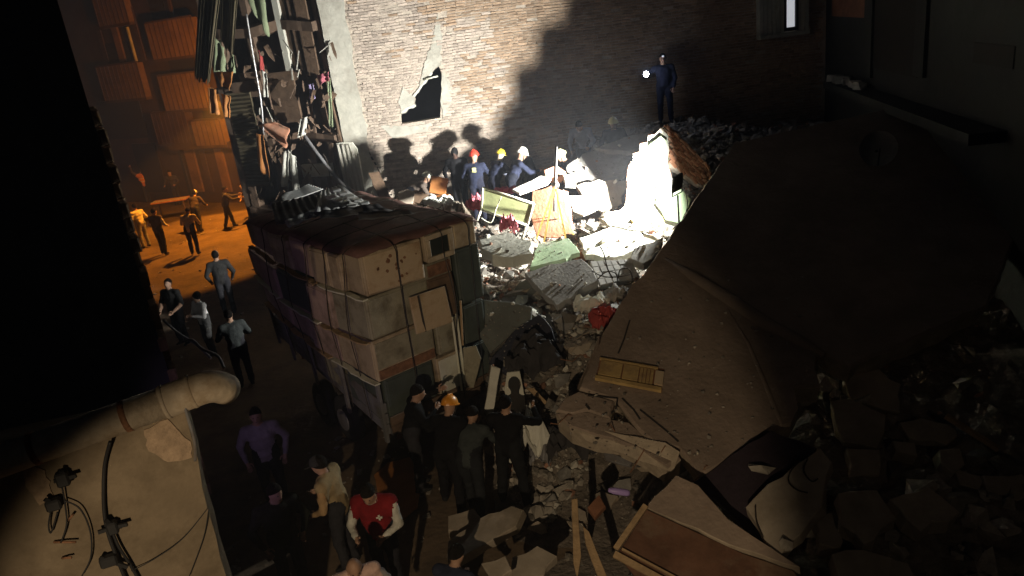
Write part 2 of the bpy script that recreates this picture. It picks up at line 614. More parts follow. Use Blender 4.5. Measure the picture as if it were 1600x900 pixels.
bricks = []
z = 1.7
row = 0
while z < 7.6:
    s = 0.50 + (0.12 if row % 2 else 0) + random.uniform(-.03, .03)
    while s < 12.9:
        L = BL * random.choice((1, 1, 1, 0.93, 1.05, 0.5))
        c = (s + L / 2, z + 0.025 * math.sin(s * 1.1 + row * .05) + 0.012 * noise.noise(V((s * 2, z * 2, 0))))
        bad = any(inside((c[0] + dx, c[1] + dz), hole) for dx in (-L * .4, 0, L * .4) for dz in (-.03, .03))
        bad = bad or any(seg_d(c, a, b) < 0.035 for k in crack_sz for a, b in zip(k, k[1:]))
        if not bad and random.random() > 0.02:
            bricks.append((c[0], c[1], L))
        s += L + 0.012
    z += CH
    row += 1
proto = []
for k in range(6):
    m = MB()
    m.bbox((0, 0, 0), (1.0, 0.07, CH - 0.013), 0.007)
    for v in m.v:
        v += V((random.uniform(-.02, .02), random.uniform(-.005, .005), random.uniform(-.005, .005)))
    proto.append(m)
pm = [p.mesh('brick', M_brick) for p in proto]
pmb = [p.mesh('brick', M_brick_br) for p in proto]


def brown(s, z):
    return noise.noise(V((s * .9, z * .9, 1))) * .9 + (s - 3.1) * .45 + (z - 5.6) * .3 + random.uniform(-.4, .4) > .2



def brick_tf(s, z, L):
    off = -0.030 + random.uniform(-.010, .011) + 0.012 * noise.noise(V((s * .8, z * .8, 5)))
    return Matrix.Translation(wpt(s, z, off)) @ WROT @ Matrix.Rotation(random.gauss(0, 0.022), 4, 'Y') @ Matrix.Rotation(random.gauss(0, 0.03), 4, 'Z') @ Matrix.Diagonal((L, 1, random.uniform(.85, 1.02), 1))


bricks.sort(key=lambda b: (b[0] - 2.3) ** 2 + (b[1] - 4.6) ** 2)
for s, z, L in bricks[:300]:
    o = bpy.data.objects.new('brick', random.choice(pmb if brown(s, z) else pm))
    col.objects.link(o)
    o.parent = building
    o.matrix_parent_inverse = Matrix.Translation(-W0)
    o.matrix_basis = brick_tf(s, z, L)
m = MB()
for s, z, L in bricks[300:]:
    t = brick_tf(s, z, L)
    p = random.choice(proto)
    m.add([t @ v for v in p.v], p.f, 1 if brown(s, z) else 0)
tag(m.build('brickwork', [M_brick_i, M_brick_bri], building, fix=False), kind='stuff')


def wall_patch(px, name, ma, thick=0.03, off=0.012):
    pts = jagged([wp(x, y, off) for x, y in px], 0.05, 0.1)
    m = MB()
    m.prism(pts, -WN * thick)
    return m.build(name, ma, building)


wall_patch([(684, 20), (692, 60), (689, 103), (676, 112), (664, 126), (655, 136), (662, 100), (674, 70)], 'plaster_patch', M_plaster)
wall_patch([(690, 112), (702, 125), (706, 160), (692, 186), (689, 150)], 'plaster_patch', M_plaster)
wall_patch([(646, 150), (630, 135), (622, 160), (628, 178), (645, 166)], 'plaster_patch', M_plaster)
wall_patch([(592, 195), (640, 198), (676, 192), (668, 205), (615, 216)], 'plaster_patch', M_plaster)
wall_patch([(628, 178), (650, 166), (649, 163), (626, 175)], 'plaster_patch', M_white, 0.05, 0.02)
wall_patch([(648, 152), (676, 115), (675, 111), (645, 149)], 'plaster_patch', M_white, 0.05, 0.02)
m = MB()
m.tube([wp(662, 124, .03), wp(672, 122, .1), wp(684, 119, .03)], 0.025, 6)
m.build('window_bar', M_palemetal, building)
# plastered corner column
m = MB()
zz = 1.2
cor = [(-0.12, .52), (-0.1, .5), (-0.13, .53), (-0.1, .5)]
edge = []
k = 26
for i in range(k + 1):
    z = 1.5 + (10.4 - 1.5) * i / k
    edge.append((-0.14 + random.uniform(-.012, .012), 0.50 + random.uniform(-.03, .05), z))
for a, b in zip(edge, edge[1:]):
    q = [wpt(a[0], a[2], .05), wpt(a[1], a[2], .03), wpt(b[1], b[2], .03), wpt(b[0], b[2], .05)]
    r = [p - WN * .35 for p in q]
    m.add(q + r, [(0, 1, 2, 3), (1, 5, 6, 2), (0, 3, 7, 4)])
m.build('corner_column', M_plaster, building)
# dark brick gap at wall foot
m = MB()
for c in crack_sz[:1]:
    for a, b in zip(c, c[1:]):
        m.bar(wpt(*a, -.012), wpt(*b, -.012), .045, .012, up=WN)
m.build('crack', M_void, building)

# street front of the same building, open floors seen at a slant
FD = V((-1, 0.42, 0)).normalized()
FN = V((-FD.y, FD.x, 0))
front = thing('ruined_street_front', W0 + FD * 2, 'dark torn street front with open floors hung with clothes and sheets', 'building')


def fp(px, py, off=0.0):
    return HIT(px, py, W0 + FN * off, FN)


def fq(px0, py0, px1, py1, off, thick, name, ma, par=front, tilt=0):
    """upright panel on the street front between two photo corners"""
    a, b = fp(px0, py0, off), fp(px1, py1, off)
    sa, sb = (a - W0).dot(FD), (b - W0).dot(FD)
    q = [W0 + FD * s + FN * off + V((0, 0, z)) for s, z in ((sa, a.z), (sb, a.z), (sb + tilt, b.z), (sa + tilt, b.z))]
    m = MB()
    m.prism(q, -FN * thick)
    return m.build(name, ma, par)


LEN = 3.7


def fpt(s, z, off):
    return W0 + FD * s + FN * off + V((0, 0, z))


m = MB()
m.prism([fpt(0.3, -.2, -1.3), fpt(LEN, -.2, -1.3), fpt(LEN, 10.5, -1.3), fpt(0.3, 10.5, -1.3)], -FN * .2)
m.prism([fpt(LEN, -.2, -1.3), fpt(LEN, -.2, 0), fpt(LEN, 10.5, 0), fpt(LEN, 10.5, -1.3)], FD * .25)
m.build('back_wall', M_brownwall, front)
m = MB()
m.prism([fpt(0.2, 10.5, 0.1), fpt(LEN, 10.5, .1), fpt(LEN, 10.5, -1.5), fpt(.2, 10.5, -1.5)], V((0, 0, .25)))
m.build('roof_slab', M_brownwall, front)
for z, w in ((1.95, .22), (4.05, .2), (6.9, .24)):
    m = MB()
    m.prism(jagged([fpt(0.25, z - .12, 0.30), fpt(1.4, z + .05, .1), fpt(2.2, z - .08, .35), fpt(LEN, z + .06, .15), fpt(LEN, z, -1.3), fpt(.25, z, -1.3)], .06, .25), V((0, 0, w)))
    m.build('floor_slab', M_brownwall, front)
for s, w in ((0.2, .12), (0.55, .14), (1.15, .16), (2.35, .2), (3.45, .25)):
    m = MB()
    m.prism([fpt(s, -.1, .02), fpt(s + w, -.1, .02), fpt(s + w, 10.5, .02), fpt(s, 10.5, .02)], -FN * .3)
    m.build('pillar', M_brownwall, front)
fq(428, -20, 447, 112, 0.12, .12, 'pilaster', M_white)
fq(452, -10, 470, 112, 0.10, .06, 'shutter_leaf', M_brownwood)
fq(474, -10, 482, 118, 0.16, .06, 'shutter_leaf', M_brownwood)
fq(415, 115, 472, 190, 0.35, .08, 'balcony_panel', M_brownwood)
fq(372, 115, 414, 150, 0.45, .08, 'balcony_panel', M_brownwall)
fq(505, 112, 528, 222, 0.20, .08, 'shutter_leaf', M_brownwood, tilt=-.1)
fq(482, 150, 500, 222, 0.15, .06, 'shutter_leaf', M_brownwall, tilt=.1)
fq(470, 258, 520, 275, 0.3, .12, 'broken_sill', M_plaster)
# shreds, laths and rags caught in the torn front
rs_ = random.Random(9)
m = MB()
for i in range(110):
    px_, py_ = rs_.uniform(385, 528), rs_.uniform(60, 300) if i % 3 else rs_.uniform(180, 300)
    if px_ < 400 and py_ > 130:
        continue
    p = fp(px_, py_, rs_.uniform(.0, .75))
    L = rs_.uniform(.08, .55)
    d = V((rs_.uniform(-.6, .6), rs_.uniform(-.3, .3), rs_.uniform(-1, -.2))).normalized()
    if i % 2:
        m.bar(p, p + d * L, rs_.uniform(.015, .05), rs_.uniform(.01, .03), mi=i % 3)
    else:
        w = V((d.z, 0, -d.x)).normalized() * rs_.uniform(.02, .09)
        q = [p - w, p + w, p + w * .8 + d * L * .6 + FN * .05, p + w * .3 + d * L + FN * .02, p - w * .7 + d * L * .7]
        m.prism(q, FN * -.008, mi=i % 4)
tag(m.build('hanging_shreds', [M_brownwood, M_plaster, M_brownwall, M_oliveshade], front, fix=False), kind='stuff')
# roller shutter with its slats
sa, sb = (fp(366, 200, .5) - W0).dot(FD), (fp(402, 200, .5) - W0).dot(FD)
z0, z1 = fp(384, 292, .5).z, fp(384, 140, .5).z
m = MB()
nsl = 24
for i in range(nsl):
    za = z0 + (z1 - z0) * i / nsl
    zb = z0 + (z1 - z0) * (i + 1) / nsl
    zc = (za + zb) / 2
    q = [fpt(sa, za, .5), fpt(sb, za, .5), fpt(sb, zc, .545), fpt(sa, zc, .545), fpt(sb, zb, .5), fpt(sa, zb, .5)]
    m.add(q, [(0, 1, 2, 3), (3, 2, 4, 5)])
m.prism([fpt(sa, z0, .49), fpt(sb, z0, .49), fpt(sb, z1, .49), fpt(sa, z1, .49)], -FN * .05)
m.build('roller_shutter', M_oliveshade, front)
fq(360, 130, 405, 142, .58, .2, 'shutter_box', M_brownwall)

# ------------------------------------------------------------------ ochre building under the sodium lamp
OA, OB = V((-10.2, 34.0, 0)), V((-23, 41.5, 0))
OD = (OB - OA).normalized()
ON = V((-OD.y, OD.x, 0))
if ON.y > 0:
    ON = -ON
ochre = thing('ochre_building', OA, 'ochre balconied building lit orange by the street lamp', 'building')


def op(px, py, off=0.0):
    return HIT(px, py, OA + ON * off, ON)


def opt(s, z, off):
    return OA + OD * s + ON * off + V((0, 0, z))


def obox(px0, py0, px1, py1, off, deep, name, ma, par=None):
    a, b = op(px0, py0, off), op(px1, py1, off)
    sa, sb = (a - OA).dot(OD), (b - OA).dot(OD)
    za, zb = a.z, b.z
    m = MB()
    m.prism([opt(sa, za, off), opt(sb, za, off), opt(sb, zb, off), opt(sa, zb, off)], -ON * deep)
    return m.build(name, ma, par or ochre)


LO = (OB - OA).length
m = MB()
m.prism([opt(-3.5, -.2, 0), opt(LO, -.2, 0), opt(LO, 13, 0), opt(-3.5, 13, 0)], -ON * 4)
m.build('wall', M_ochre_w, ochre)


def obalcony(px0, py0, px1, py1, deep=.32, pan=M_ochre):
    """balcony box: front panel, floor, rail, two sides"""
    off = deep
    a, b = op(px0, py0, off), op(px1, py1, off)
    sa, sb = (a - OA).dot(OD), (b - OA).dot(OD)
    zt, zb = a.z, b.z
    root = MB()
    root.prism([opt(sa, zb, 0.0), opt(sb, zb, 0), opt(sb, zb, off), opt(sa, zb, off)], V((0, 0, -.12)))
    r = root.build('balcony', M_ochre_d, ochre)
    for args in (([opt(sa, zb, off), opt(sb, zb, off), opt(sb, zt, off), opt(sa, zt, off)], -ON * .08),
                 ([opt(sa, zb, off - .085), opt(sa, zt, off - .085), opt(sa, zt, 0), opt(sa, zb, 0)], OD * .07 * (1 if sb > sa else -1)),
                 ([opt(sb, zb, off - .085), opt(sb, zt, off - .085), opt(sb, zt, 0), opt(sb, zb, 0)], OD * .07 * (-1 if sb > sa else 1))):
        q = MB()
        q.prism(*args)
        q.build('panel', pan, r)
    nb_ = max(4, int(abs(sb - sa) / .28))
    for i in range(nb_ + 1):
        q = MB()
        x_ = sa + (sb - sa) * i / nb_
        q.bar(opt(x_, zb, off + .012), opt(x_, zt, off + .012), .05, .03)
        q.build('baluster', M_ochre_d, r)
    q = MB()
    q.prism([opt(sa + (sb - sa) * .2, zt + .02, .03), opt(sa + (sb - sa) * .8, zt + .02, .03), opt(sa + (sb - sa) * .8, zt + 1.0, .03), opt(sa + (sb - sa) * .2, zt + 1.0, .03)], -ON * .06)
    q.build('window', M_void, r)
    q = MB()
    q.bar(opt(sa - .04, zt + .04, off - .02), opt(sb + .04, zt + .04, off - .02), .14, .08)
    q.build('handrail', M_ochre_d, r)
    return r


obalcony(226, 38, 312, 84)
obalcony(136, -30, 202, 34)
obalcony(150, 106, 228, 152)
obalcony(246, 120, 326, 168, .35)
obalcony(298, 190, 352, 226, .45)
obalcony(236, 178, 300, 222, .4, M_ochre_d)
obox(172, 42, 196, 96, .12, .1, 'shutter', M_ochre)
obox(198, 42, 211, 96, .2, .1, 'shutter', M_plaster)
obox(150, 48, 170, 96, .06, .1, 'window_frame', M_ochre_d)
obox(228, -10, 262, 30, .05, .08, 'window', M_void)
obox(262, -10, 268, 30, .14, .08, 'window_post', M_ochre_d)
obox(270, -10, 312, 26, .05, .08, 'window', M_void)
obox(205, 10, 222, 95, .05, .06, 'painted_recess_shade', M_ochre_d)  # raised darker panel, a recess's shade put in its colour
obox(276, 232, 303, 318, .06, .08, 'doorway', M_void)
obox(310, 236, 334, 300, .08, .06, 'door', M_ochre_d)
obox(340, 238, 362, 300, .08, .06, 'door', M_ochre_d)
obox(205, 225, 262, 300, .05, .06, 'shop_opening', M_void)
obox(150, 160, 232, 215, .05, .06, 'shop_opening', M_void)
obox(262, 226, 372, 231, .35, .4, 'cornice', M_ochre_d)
for x0, x1 in ((300, 304), (345, 350)):
    obox(x0, 232, x1, 300, .12, .1, 'jamb', M_ochre)
# the lamp itself, bracketed out from the far corner of the street front
sl = thing('street_lamp', SODIUM, 'sodium street lamp bracketed behind the hanging shutters', 'lamp')
m = MB()
m.tube([SODIUM + V((1.3, .5, .5)), SODIUM + V((.6, .2, .55)), SODIUM + V((.05, 0, .35))], .035, 6)
m.build('bracket', M_black, sl)
m = MB()
m.ell(SODIUM + V((0, 0, .22)), (.26, .26, .2), 12, 5, 0, math.pi / 2)
m.build('lamp_shade', M_black, sl)

# ------------------------------------------------------------------ dark house on the near side of the street
LA = P(230, 470, 9.0)
LA.z = 0
LD = V((-0.52, 1, 0)).normalized()
LN = V((LD.y, -LD.x, 0))
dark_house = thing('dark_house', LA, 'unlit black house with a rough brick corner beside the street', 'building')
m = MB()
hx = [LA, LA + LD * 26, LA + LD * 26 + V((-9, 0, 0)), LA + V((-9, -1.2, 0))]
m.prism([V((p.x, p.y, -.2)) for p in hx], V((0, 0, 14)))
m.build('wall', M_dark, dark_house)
m = MB()
m.bbox((0, 0, 0), (.10, .46, .19), .02)
for v in m.v:
    v += V((random.uniform(-.008, .008), random.uniform(-.015, .015), random.uniform(-.01, .01)))
bme = m.mesh('stone_block', M_cornerbrick)
lrot = math.atan2(LD.y, LD.x) - math.pi / 2
k = 0
z = 1.1
while z < 6.2:
    for j in range(3):
        s = .22 + j * .5 + (.22 if k % 2 else 0)
        o = bpy.data.objects.new('stone_block', bme)
        col.objects.link(o)
        o.parent = dark_house
        o.matrix_parent_inverse = Matrix.Translation(-LA)
        o.location = LA + LD * s + LN * (.03 + random.uniform(0, .03)) + V((0, 0, z))
        o.rotation_euler = (random.uniform(-.03, .03), random.uniform(-.03, .03), lrot + random.uniform(-.04, .04))
    z += .215
    k += 1

# ------------------------------------------------------------------ dark house on the right
RA, RB = V((9.3, 21.5, 0)), V((6.5, 2.6, 0))
RD = (RB - RA).normalized()
RN = V((RD.y, -RD.x, 0))
if RN.x > 0:
    RN = -RN
right_house = thing('tall_dark_house', RA + RD * 9, 'tall grey house in darkness with a black doorway and a ledge', 'building')
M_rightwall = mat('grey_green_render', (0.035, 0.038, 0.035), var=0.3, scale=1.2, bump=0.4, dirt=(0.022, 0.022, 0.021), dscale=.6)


def rp(px, py, off=0.0):
    return HIT(px, py, RA + RN * off, RN)


def rpt(s, z, off):
    return RA + RD * s + RN * off + V((0, 0, z))


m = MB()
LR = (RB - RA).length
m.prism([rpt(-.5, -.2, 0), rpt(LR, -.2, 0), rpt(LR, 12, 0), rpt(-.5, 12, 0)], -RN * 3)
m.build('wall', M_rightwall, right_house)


def rbox(px0, py0, px1, py1, off, deep, name, ma):
    a, b = rp(px0, py0, off), rp(px1, py1, off)
    sa, sb = (a - RA).dot(RD), (b - RA).dot(RD)
    m = MB()
    m.prism([rpt(sa, a.z, off), rpt(sb, a.z, off), rpt(sb, b.z, off), rpt(sa, b.z, off)], -RN * deep)
    return m.build(name, ma, right_house)


rbox(1360, -30, 1432, 122, .02, .05, 'doorway', M_void)
for x0, x1 in ((1352, 1359), (1433, 1441)):
    rbox(x0, -30, x1, 122, .07, .09, 'door_jamb', M_rightwall)
rbox(1522, 66, 1582, 108, .02, .05, 'window_opening', M_void)
rbox(1300, -10, 1352, 28, .015, .04, 'bare_brick_patch', M_redwood)
a, b = rp(1315, 128), rp(1575, 192)
m = MB()
sa, sb = (a - RA).dot(RD), (b - RA).dot(RD)
m.prism([rpt(sa, 4.02, 0), rpt(sb, 4.02, 0), rpt(sb, 4.02, .55), rpt(sa, 4.02, .45)], V((0, 0, -.18)))
m.build('ledge', M_rightwall, right_house)
m = MB()
for i in range(7):
    p = rpt(sa + .2 + i * .35, 4.1, .25)
    m.box(p, (random.uniform(.15, .35), random.uniform(.15, .3), random.uniform(.1, .2)), Matrix.Rotation(random.random() * 3, 3, 'Z'), jit=.03)
tag(m.build('ledge_debris', M_concrete, right_house), kind='stuff')
# lit window with ribbed surround on the party wall line
wb = thing('lit_window', wp(1225, 40), 'small white lit window strip in a ribbed pale surround', 'window')
a, b = wp(1186, -40, .25), wp(1264, 46, .25)
m = MB()
sa, _ = wsz(a)
sb, _ = wsz(b)
zb, zt = b.z, a.z
wsl, wsr = wsz(wp(1229, 10, .25))[0], wsz(wp(1243, 10, .25))[0]
n = 12
M_sheath = mat('pale_sheathing', (0.40, 0.40, 0.34), var=0.15, bump=.1)
for i in range(n):
    s0, s1 = sa + (sb - sa) * i / n, sa + (sb - sa) * (i + 1) / n
    if s0 > wsl - .06 and s1 < wsr + .06:
        continue
    m = MB()
    m.prism([wpt(s0 + .008, zb, .25), wpt(s1 - .008, zb, .25), wpt(s1 - .008, zt, .25), wpt(s0 + .008, zt, .25)], -WN * .26)
    m.build('board', M_sheath, wb)
m = MB()
m.prism([wpt(sa, zb - .1, .3), wpt(sb, zb - .1, .3), wpt(sb, zb, .3), wpt(sa, zb, .3)], -WN * .3)
m.build('sill', M_sheath, wb)
m = MB()
m.prism([wpt(wsl, zb + .12, .2), wpt(wsr, zb + .12, .2), wpt(wsr, zt, .2), wpt(wsl, zt, .2)], -WN * .03)
m.build('pane', glow('lit_window_pane', (0.82, 0.84, 0.90), 0.55), wb)
m = MB()
for s0, s1 in ((wsl - .07, wsl - .004), (wsr + .004, wsr + .07)):
    m.prism([wpt(s0, zb + .03, .27), wpt(s1, zb + .03, .27), wpt(s1, zt, .27), wpt(s0, zt, .27)], -WN * .12)
m.prism([wpt(wsl - .004, zb + .03, .268), wpt(wsr + .004, zb + .03, .268), wpt(wsr + .004, zb + .115, .268), wpt(wsl - .004, zb + .115, .268)], -WN * .12)
m.build('frame', M_black, wb)
# satellite dish
dc = P(1372, 232, 13.6)
ds = thing('satellite_dish', dc, 'grey satellite dish standing in the dark on the far part of the big slab', 'satellite dish')
ax = (V((-2.5, -6, 1.2))).normalized()
rot = ax.to_track_quat('Z', 'Y').to_matrix()
m = MB()
m.ell(dc + ax * .35, (.42, .42, .42), 24, 6, math.pi - .85, math.pi, rot)
m.build('reflector', M_concrete, ds)
m = MB()
m.tube([dc + V((0, .04, -.05)), dc + V((0, .12, -.1)), dc + V((0, .12, -.75))], .025, 6)
m.tube([dc - rot @ V((0, .3, -.05)), dc + ax * .4], .012, 5)
m.build('bracket', M_black, ds)

# litter and stones on the street
rl = random.Random(31)
m = MB()
for i in range(700):
    x, y = (rl.uniform(-4.5, 1.5), rl.uniform(5.5, 12)) if i % 3 else (rl.uniform(-13, -6), rl.uniform(16, 32))
    sz = .015 + .07 * rl.random() ** 3
    m.box((x, y, street_z(x, y) + sz * .2), (sz * rl.uniform(.8, 2), sz, sz * .5), Matrix.Rotation(rl.random() * 6, 3, 'Z') @ Matrix.Rotation(rl.uniform(-.4, .4), 3, 'X'), jit=sz * .2)
tag(m.build('street_litter', M_chunk, fix=False), kind='stuff')
# ------------------------------------------------------------------ lower left: near wall, drain pipe, cables
nw_n = V((0.35, -1, 0.0)).normalized()
NW0 = P(200, 780, 5.0)


def np_(px, py, off=0.0):
    return HIT(px, py, NW0 + nw_n * off, nw_n)


near_wall = thing('rendered_wall', np_(200, 890), 'stained tan rendered wall end with black cables beneath the big pipe', 'wall')
m = MB()
top = [np_(-260, 760), np_(20, 722), np_(120, 690), np_(230, 662), np_(288, 640)]
bot = [np_(358, 930), np_(-260, 1500)]
bot[1] = V((top[0].x, top[0].y, 0))
rb = np_(350, 895)
right_edge = [V((rb.x + (top[-1].x - rb.x) * t + random.uniform(-.012, .012), rb.y + (top[-1].y - rb.y) * t, rb.z + (top[-1].z - rb.z) * t)) for t in (.85, .7, .55, .4, .25, .1)]
foot = V((rb.x + .05, rb.y, 0))
poly = jagged(top, .02, .12)[:-3] + [top[-1]] + right_edge + [foot, V((top[0].x, top[0].y, 0))]
m.prism(poly, -nw_n * .35)
m.build('wall_face', M_nearwall, near_wall)
for px in ([(225, 672), (262, 655), (298, 690), (300, 715), (262, 722), (232, 705)], [(34, 726), (70, 735), (84, 775), (62, 790), (40, 760)]):
    pts = jagged([np_(x, y, .012) for x, y in px], .012, .04)
    m = MB()
    m.prism(pts, -nw_n * .03)
    m.build('cement_patch', mat('cement_patch', (0.30, 0.22, 0.15), var=.35, scale=7, bump=.8, bscale=22), near_wall)
pa, pb, pc = P(-60, 742, 4.55), P(258, 628, 4.95), P(302, 611, 5.02)
pipe = thing('drain_pipe', pb, 'thick beige drain pipe with an elbow end jutting over the street', 'pipe')
m = MB()
m.tube([pa, pa.lerp(pb, .5), pb], .112, 24)
m.build('pipe_run', M_pipe, pipe)
ed = (pb - pa).normalized()
dn = V((.1, .75, -.6)).normalized()
m = MB()
curve = [pb - ed * .02, pc, pc + ed * .06, pc + ed * .10 + dn * .02, pc + ed * .125 + dn * .06, pc + ed * .135 + dn * .12, pc + ed * .135 + dn * .2]
m.tube(curve, [.119, .119, .119, .118, .117, .116, .115], 24)
m.build('elbow', M_pipe, pipe)
for q in (pb, pc - ed * .01):
    m = MB()
    m.tube([q - ed * .014, q - ed * .01, q + ed * .01, q + ed * .014], [.119, .1245, .1245, .119], 24)
    m.build('collar', M_pipe, pipe)
for t in (.35, .8):
    q = pa.lerp(pb, t)
    m = MB()
    m.tube([q - ed * .02, q + ed * .02], .1155, 24)
    m.bar(q + V((0, .1, 0)), q + V((0, .28, .02)), .03)
    m.build('strap', M_rust, pipe)


def cable(name, pts, r, label, mt=M_black, cat='cable', group=None):
    # smooth the run with Catmull-Rom
    pts = [V(p) for p in pts]
    out = []
    for i in range(len(pts) - 1):
        p0, p1, p2, p3 = pts[max(i - 1, 0)], pts[i], pts[i + 1], pts[min(i + 2, len(pts) - 1)]
        for k in range(6):
            t = k / 6
            out.append(.5 * ((2 * p1) + (p2 - p0) * t + (2 * p0 - 5 * p1 + 4 * p2 - p3) * t * t + (3 * p1 - p0 - 3 * p2 + p3) * t ** 3))
    out.append(pts[-1])
    m = MB()
    m.tube(out, r, 6)
    return tag(m.build(name, mt), label, cat, group)


cable('cable', [np_(172, 690, .10), np_(163, 730, .05), np_(162, 790, .05), np_(168, 830, .05), np_(182, 870, .05), np_(196, 905, .05)], .013, 'thick black cable running down the tan wall below the pipe')
cable('cable', [np_(176, 832, .06), np_(186, 855, .06), np_(202, 880, .05), np_(216, 905, .05)], .011, 'black cable leaving the lower clamp on the tan wall')
cable('cable', [np_(96, 755, .06), np_(102, 790, .05), np_(104, 820, .05), np_(95, 848, .05)], .006, 'short thin cable hanging straight from the upper clamp')
cable('cable', [np_(100, 782, .06), np_(125, 795, .06), np_(141, 830, .05), np_(142, 870, .05), np_(128, 900, .05)], .006, 'thin cable looping out wide from the upper clamp')
cable('cable', [np_(80, 795, .05), np_(76, 820, .05), np_(80, 832, .05), np_(90, 800, .05)], .006, 'small cable loop below the square junction box')
cable('cable', [np_(324, 795, .03), np_(285, 842, .03), np_(240, 874, .03), np_(205, 892, .05)], .004, 'thin brown wire curving across the tan wall to its edge')
cable('cable', [np_(326, 797, .03), np_(318, 840, .03), np_(296, 900, .03)], .004, 'thin brown wire dropping near the edge of the tan wall')
cable('cable', [P(255, 500, 8.6), P(278, 520, 8.5), P(305, 537, 8.4), P(330, 560, 8.2)], .014, 'grey cable drooping from the brick corner above the pipe', M_greymetal)
cable('cable', [P(283, 535, 8.3), P(300, 531, 8.2), P(316, 545, 8.0), P(340, 556, 7.8), P(350, 575, 7.6)], .016, 'pale cable arching over the end of the big pipe', M_greymetal)
cable('cable', [P(288, 632, 4.9), P(296, 660, 4.95), P(304, 690, 5.0), P(305, 720, 5.0)], .012, 'pale cable hanging down behind the end of the pipe', M_greymetal)


def clamp(px, py, w, h, label, prongs):
    c = np_(px, py, .07)
    t = thing('cable_clamp', c, label, 'cable clamp')
    rot = nw_n.to_track_quat('Y', 'Z').to_matrix()
    m = MB()
    m.bbox(c, (w, .07, h), .012, rot)
    m.build('body', M_black, t)
    for (x1, y1) in prongs:
        m = MB()
        m.bar(c, np_(x1, y1, .09), .02, .028)
        m.build('prong', M_black, t)


clamp(98, 748, .085, .11, 'upper left black cable clamp high on the tan wall', [(119, 743), (96, 735), (84, 752)])
clamp(84, 788, .10, .085, 'square black junction box left of the cable loops', [(70, 780), (94, 793)])
clamp(176, 824, .075, .10, 'black cable clamp with a side prong midway down the tan wall', [(199, 819), (153, 832), (165, 813)])
clamp(170, 876, .12, .085, 'lowest black junction box at the bottom of the tan wall', [(200, 886), (156, 872)])
for i, (x0, y0, x1, y1, lab) in enumerate(((84, 847, 119, 847, 'upper of two short iron stubs in the tan wall'), (97, 872, 112, 871, 'lower of two short iron stubs in the tan wall'), (106, 814, 114, 804, 'small bent iron stub beside the wide cable loop'))):
    m = MB()
    m.tube([np_(x0, y0, .02), np_((x0 + x1) / 2, (y0 + y1) / 2, .05), np_(x1, y1, .06)], .009, 6)
    tag(m.build('iron_stub', M_rust), lab, 'iron stub')
before_trailer = set(bpy.data.objects)
# ------------------------------------------------------------------ cargo trailer piled with old cabinets
TK = V((-2.03, 10.3, 0))
TD, ED = V((-0.6, 0.8, 0)), V((0.8, 0.6, 0))
TLEN, TWID = 4.45, 1.95
TROT = Matrix(((ED.x, TD.x, 0), (ED.y, TD.y, 0), (0, 0, 1)))      # local x = across, y = along, z = up


def lp(s, e, z):
    return TK + TD * s + ED * e + V((0, 0, z))


def s_px(px, py):
    return (HIT(px, py, TK, ED) - TK).dot(TD)


def e_px(px, py):
    return (HIT(px, py, TK, TD) - TK).dot(ED)


trailer = thing('cargo_trailer', lp(2, .9, 0), 'battered grey flatbed trailer carrying a roped tower of cabinets', 'trailer')
m = MB()
m.box(lp(TLEN / 2, TWID / 2, .86), (TWID, TLEN, .12), TROT)
for e in (.45, TWID - .45):
    m.box(lp(TLEN / 2, e, .70), (.1, TLEN - .1, .18), TROT)
m.build('bed', M_greymetal, trailer)


def board(name, s0, s1, e0, e1, z0, z1, ma, n=3, along=True):
    """side made of separate boards"""
    for i in range(n):
        za, zb = z0 + (z1 - z0) * i / n + .008, z0 + (z1 - z0) * (i + 1) / n - .008
        m = MB()
        m.box(lp((s0 + s1) / 2, (e0 + e1) / 2, (za + zb) / 2), (abs(e1 - e0), abs(s1 - s0), zb - za), TROT, jit=.008)
        m.build(name, ma, trailer)


board('side_board', 0.03, TLEN, -.05, -.005, .82, 1.36, M_greymetal)
board('side_board', 0.03, TLEN, TWID + .005, TWID + .05, .82, 1.36, M_greymetal)
board('tailgate_board', -.05, -.005, 0, TWID, .82, 1.12, M_brownwood, 2)
for s in (.06, 1.2, 2.4, 3.5, TLEN - .06):
    m = MB()
    m.box(lp(s, -.075, 1.2), (.045, .07, 1.0), TROT)
    m.build('stake_post', M_greymetal, trailer)
for s in (1.9, 2.75):
    for e in (.12, TWID - .12):
        m = MB()
        a, b = lp(s, e - .11, .42), lp(s, e + .11, .42)
        m.tube([a, a.lerp(b, .12), a.lerp(b, .88), b], [.36, .42, .42, .36], 20)
        w = m.build('wheel', M_rubber, trailer)
        m = MB()
        m.tube([lp(s, e - .125, .42), lp(s, e + .125, .42)], .2, 14)
        m.build('rim', M_greymetal, w)
m = MB()
m.box(lp(2.3, TWID / 2, .42), (TWID - .3, .1, .1), TROT)
m.build('axle', M_rust, trailer)
m = MB()
m.bar(lp(TLEN, .5, .7), lp(TLEN + 1.0, TWID / 2, .6), .08)
m.bar(lp(TLEN, TWID - .5, .7), lp(TLEN + 1.0, TWID / 2, .6), .08)
m.build('drawbar', M_rust, trailer)
for e in (.12, TWID - .12):
    m = MB()
    m.box(lp(-.07, e, .78), (.16, .03, .08), TROT)
    m.build('tail_lamp', M_redwood, trailer)

tiers = [(.93, 1.72), (1.735, 2.40), (2.415, 3.06), (3.075, 3.70)]
tier_name = ['bottom tier', 'second tier up', 'third tier up', 'top tier']


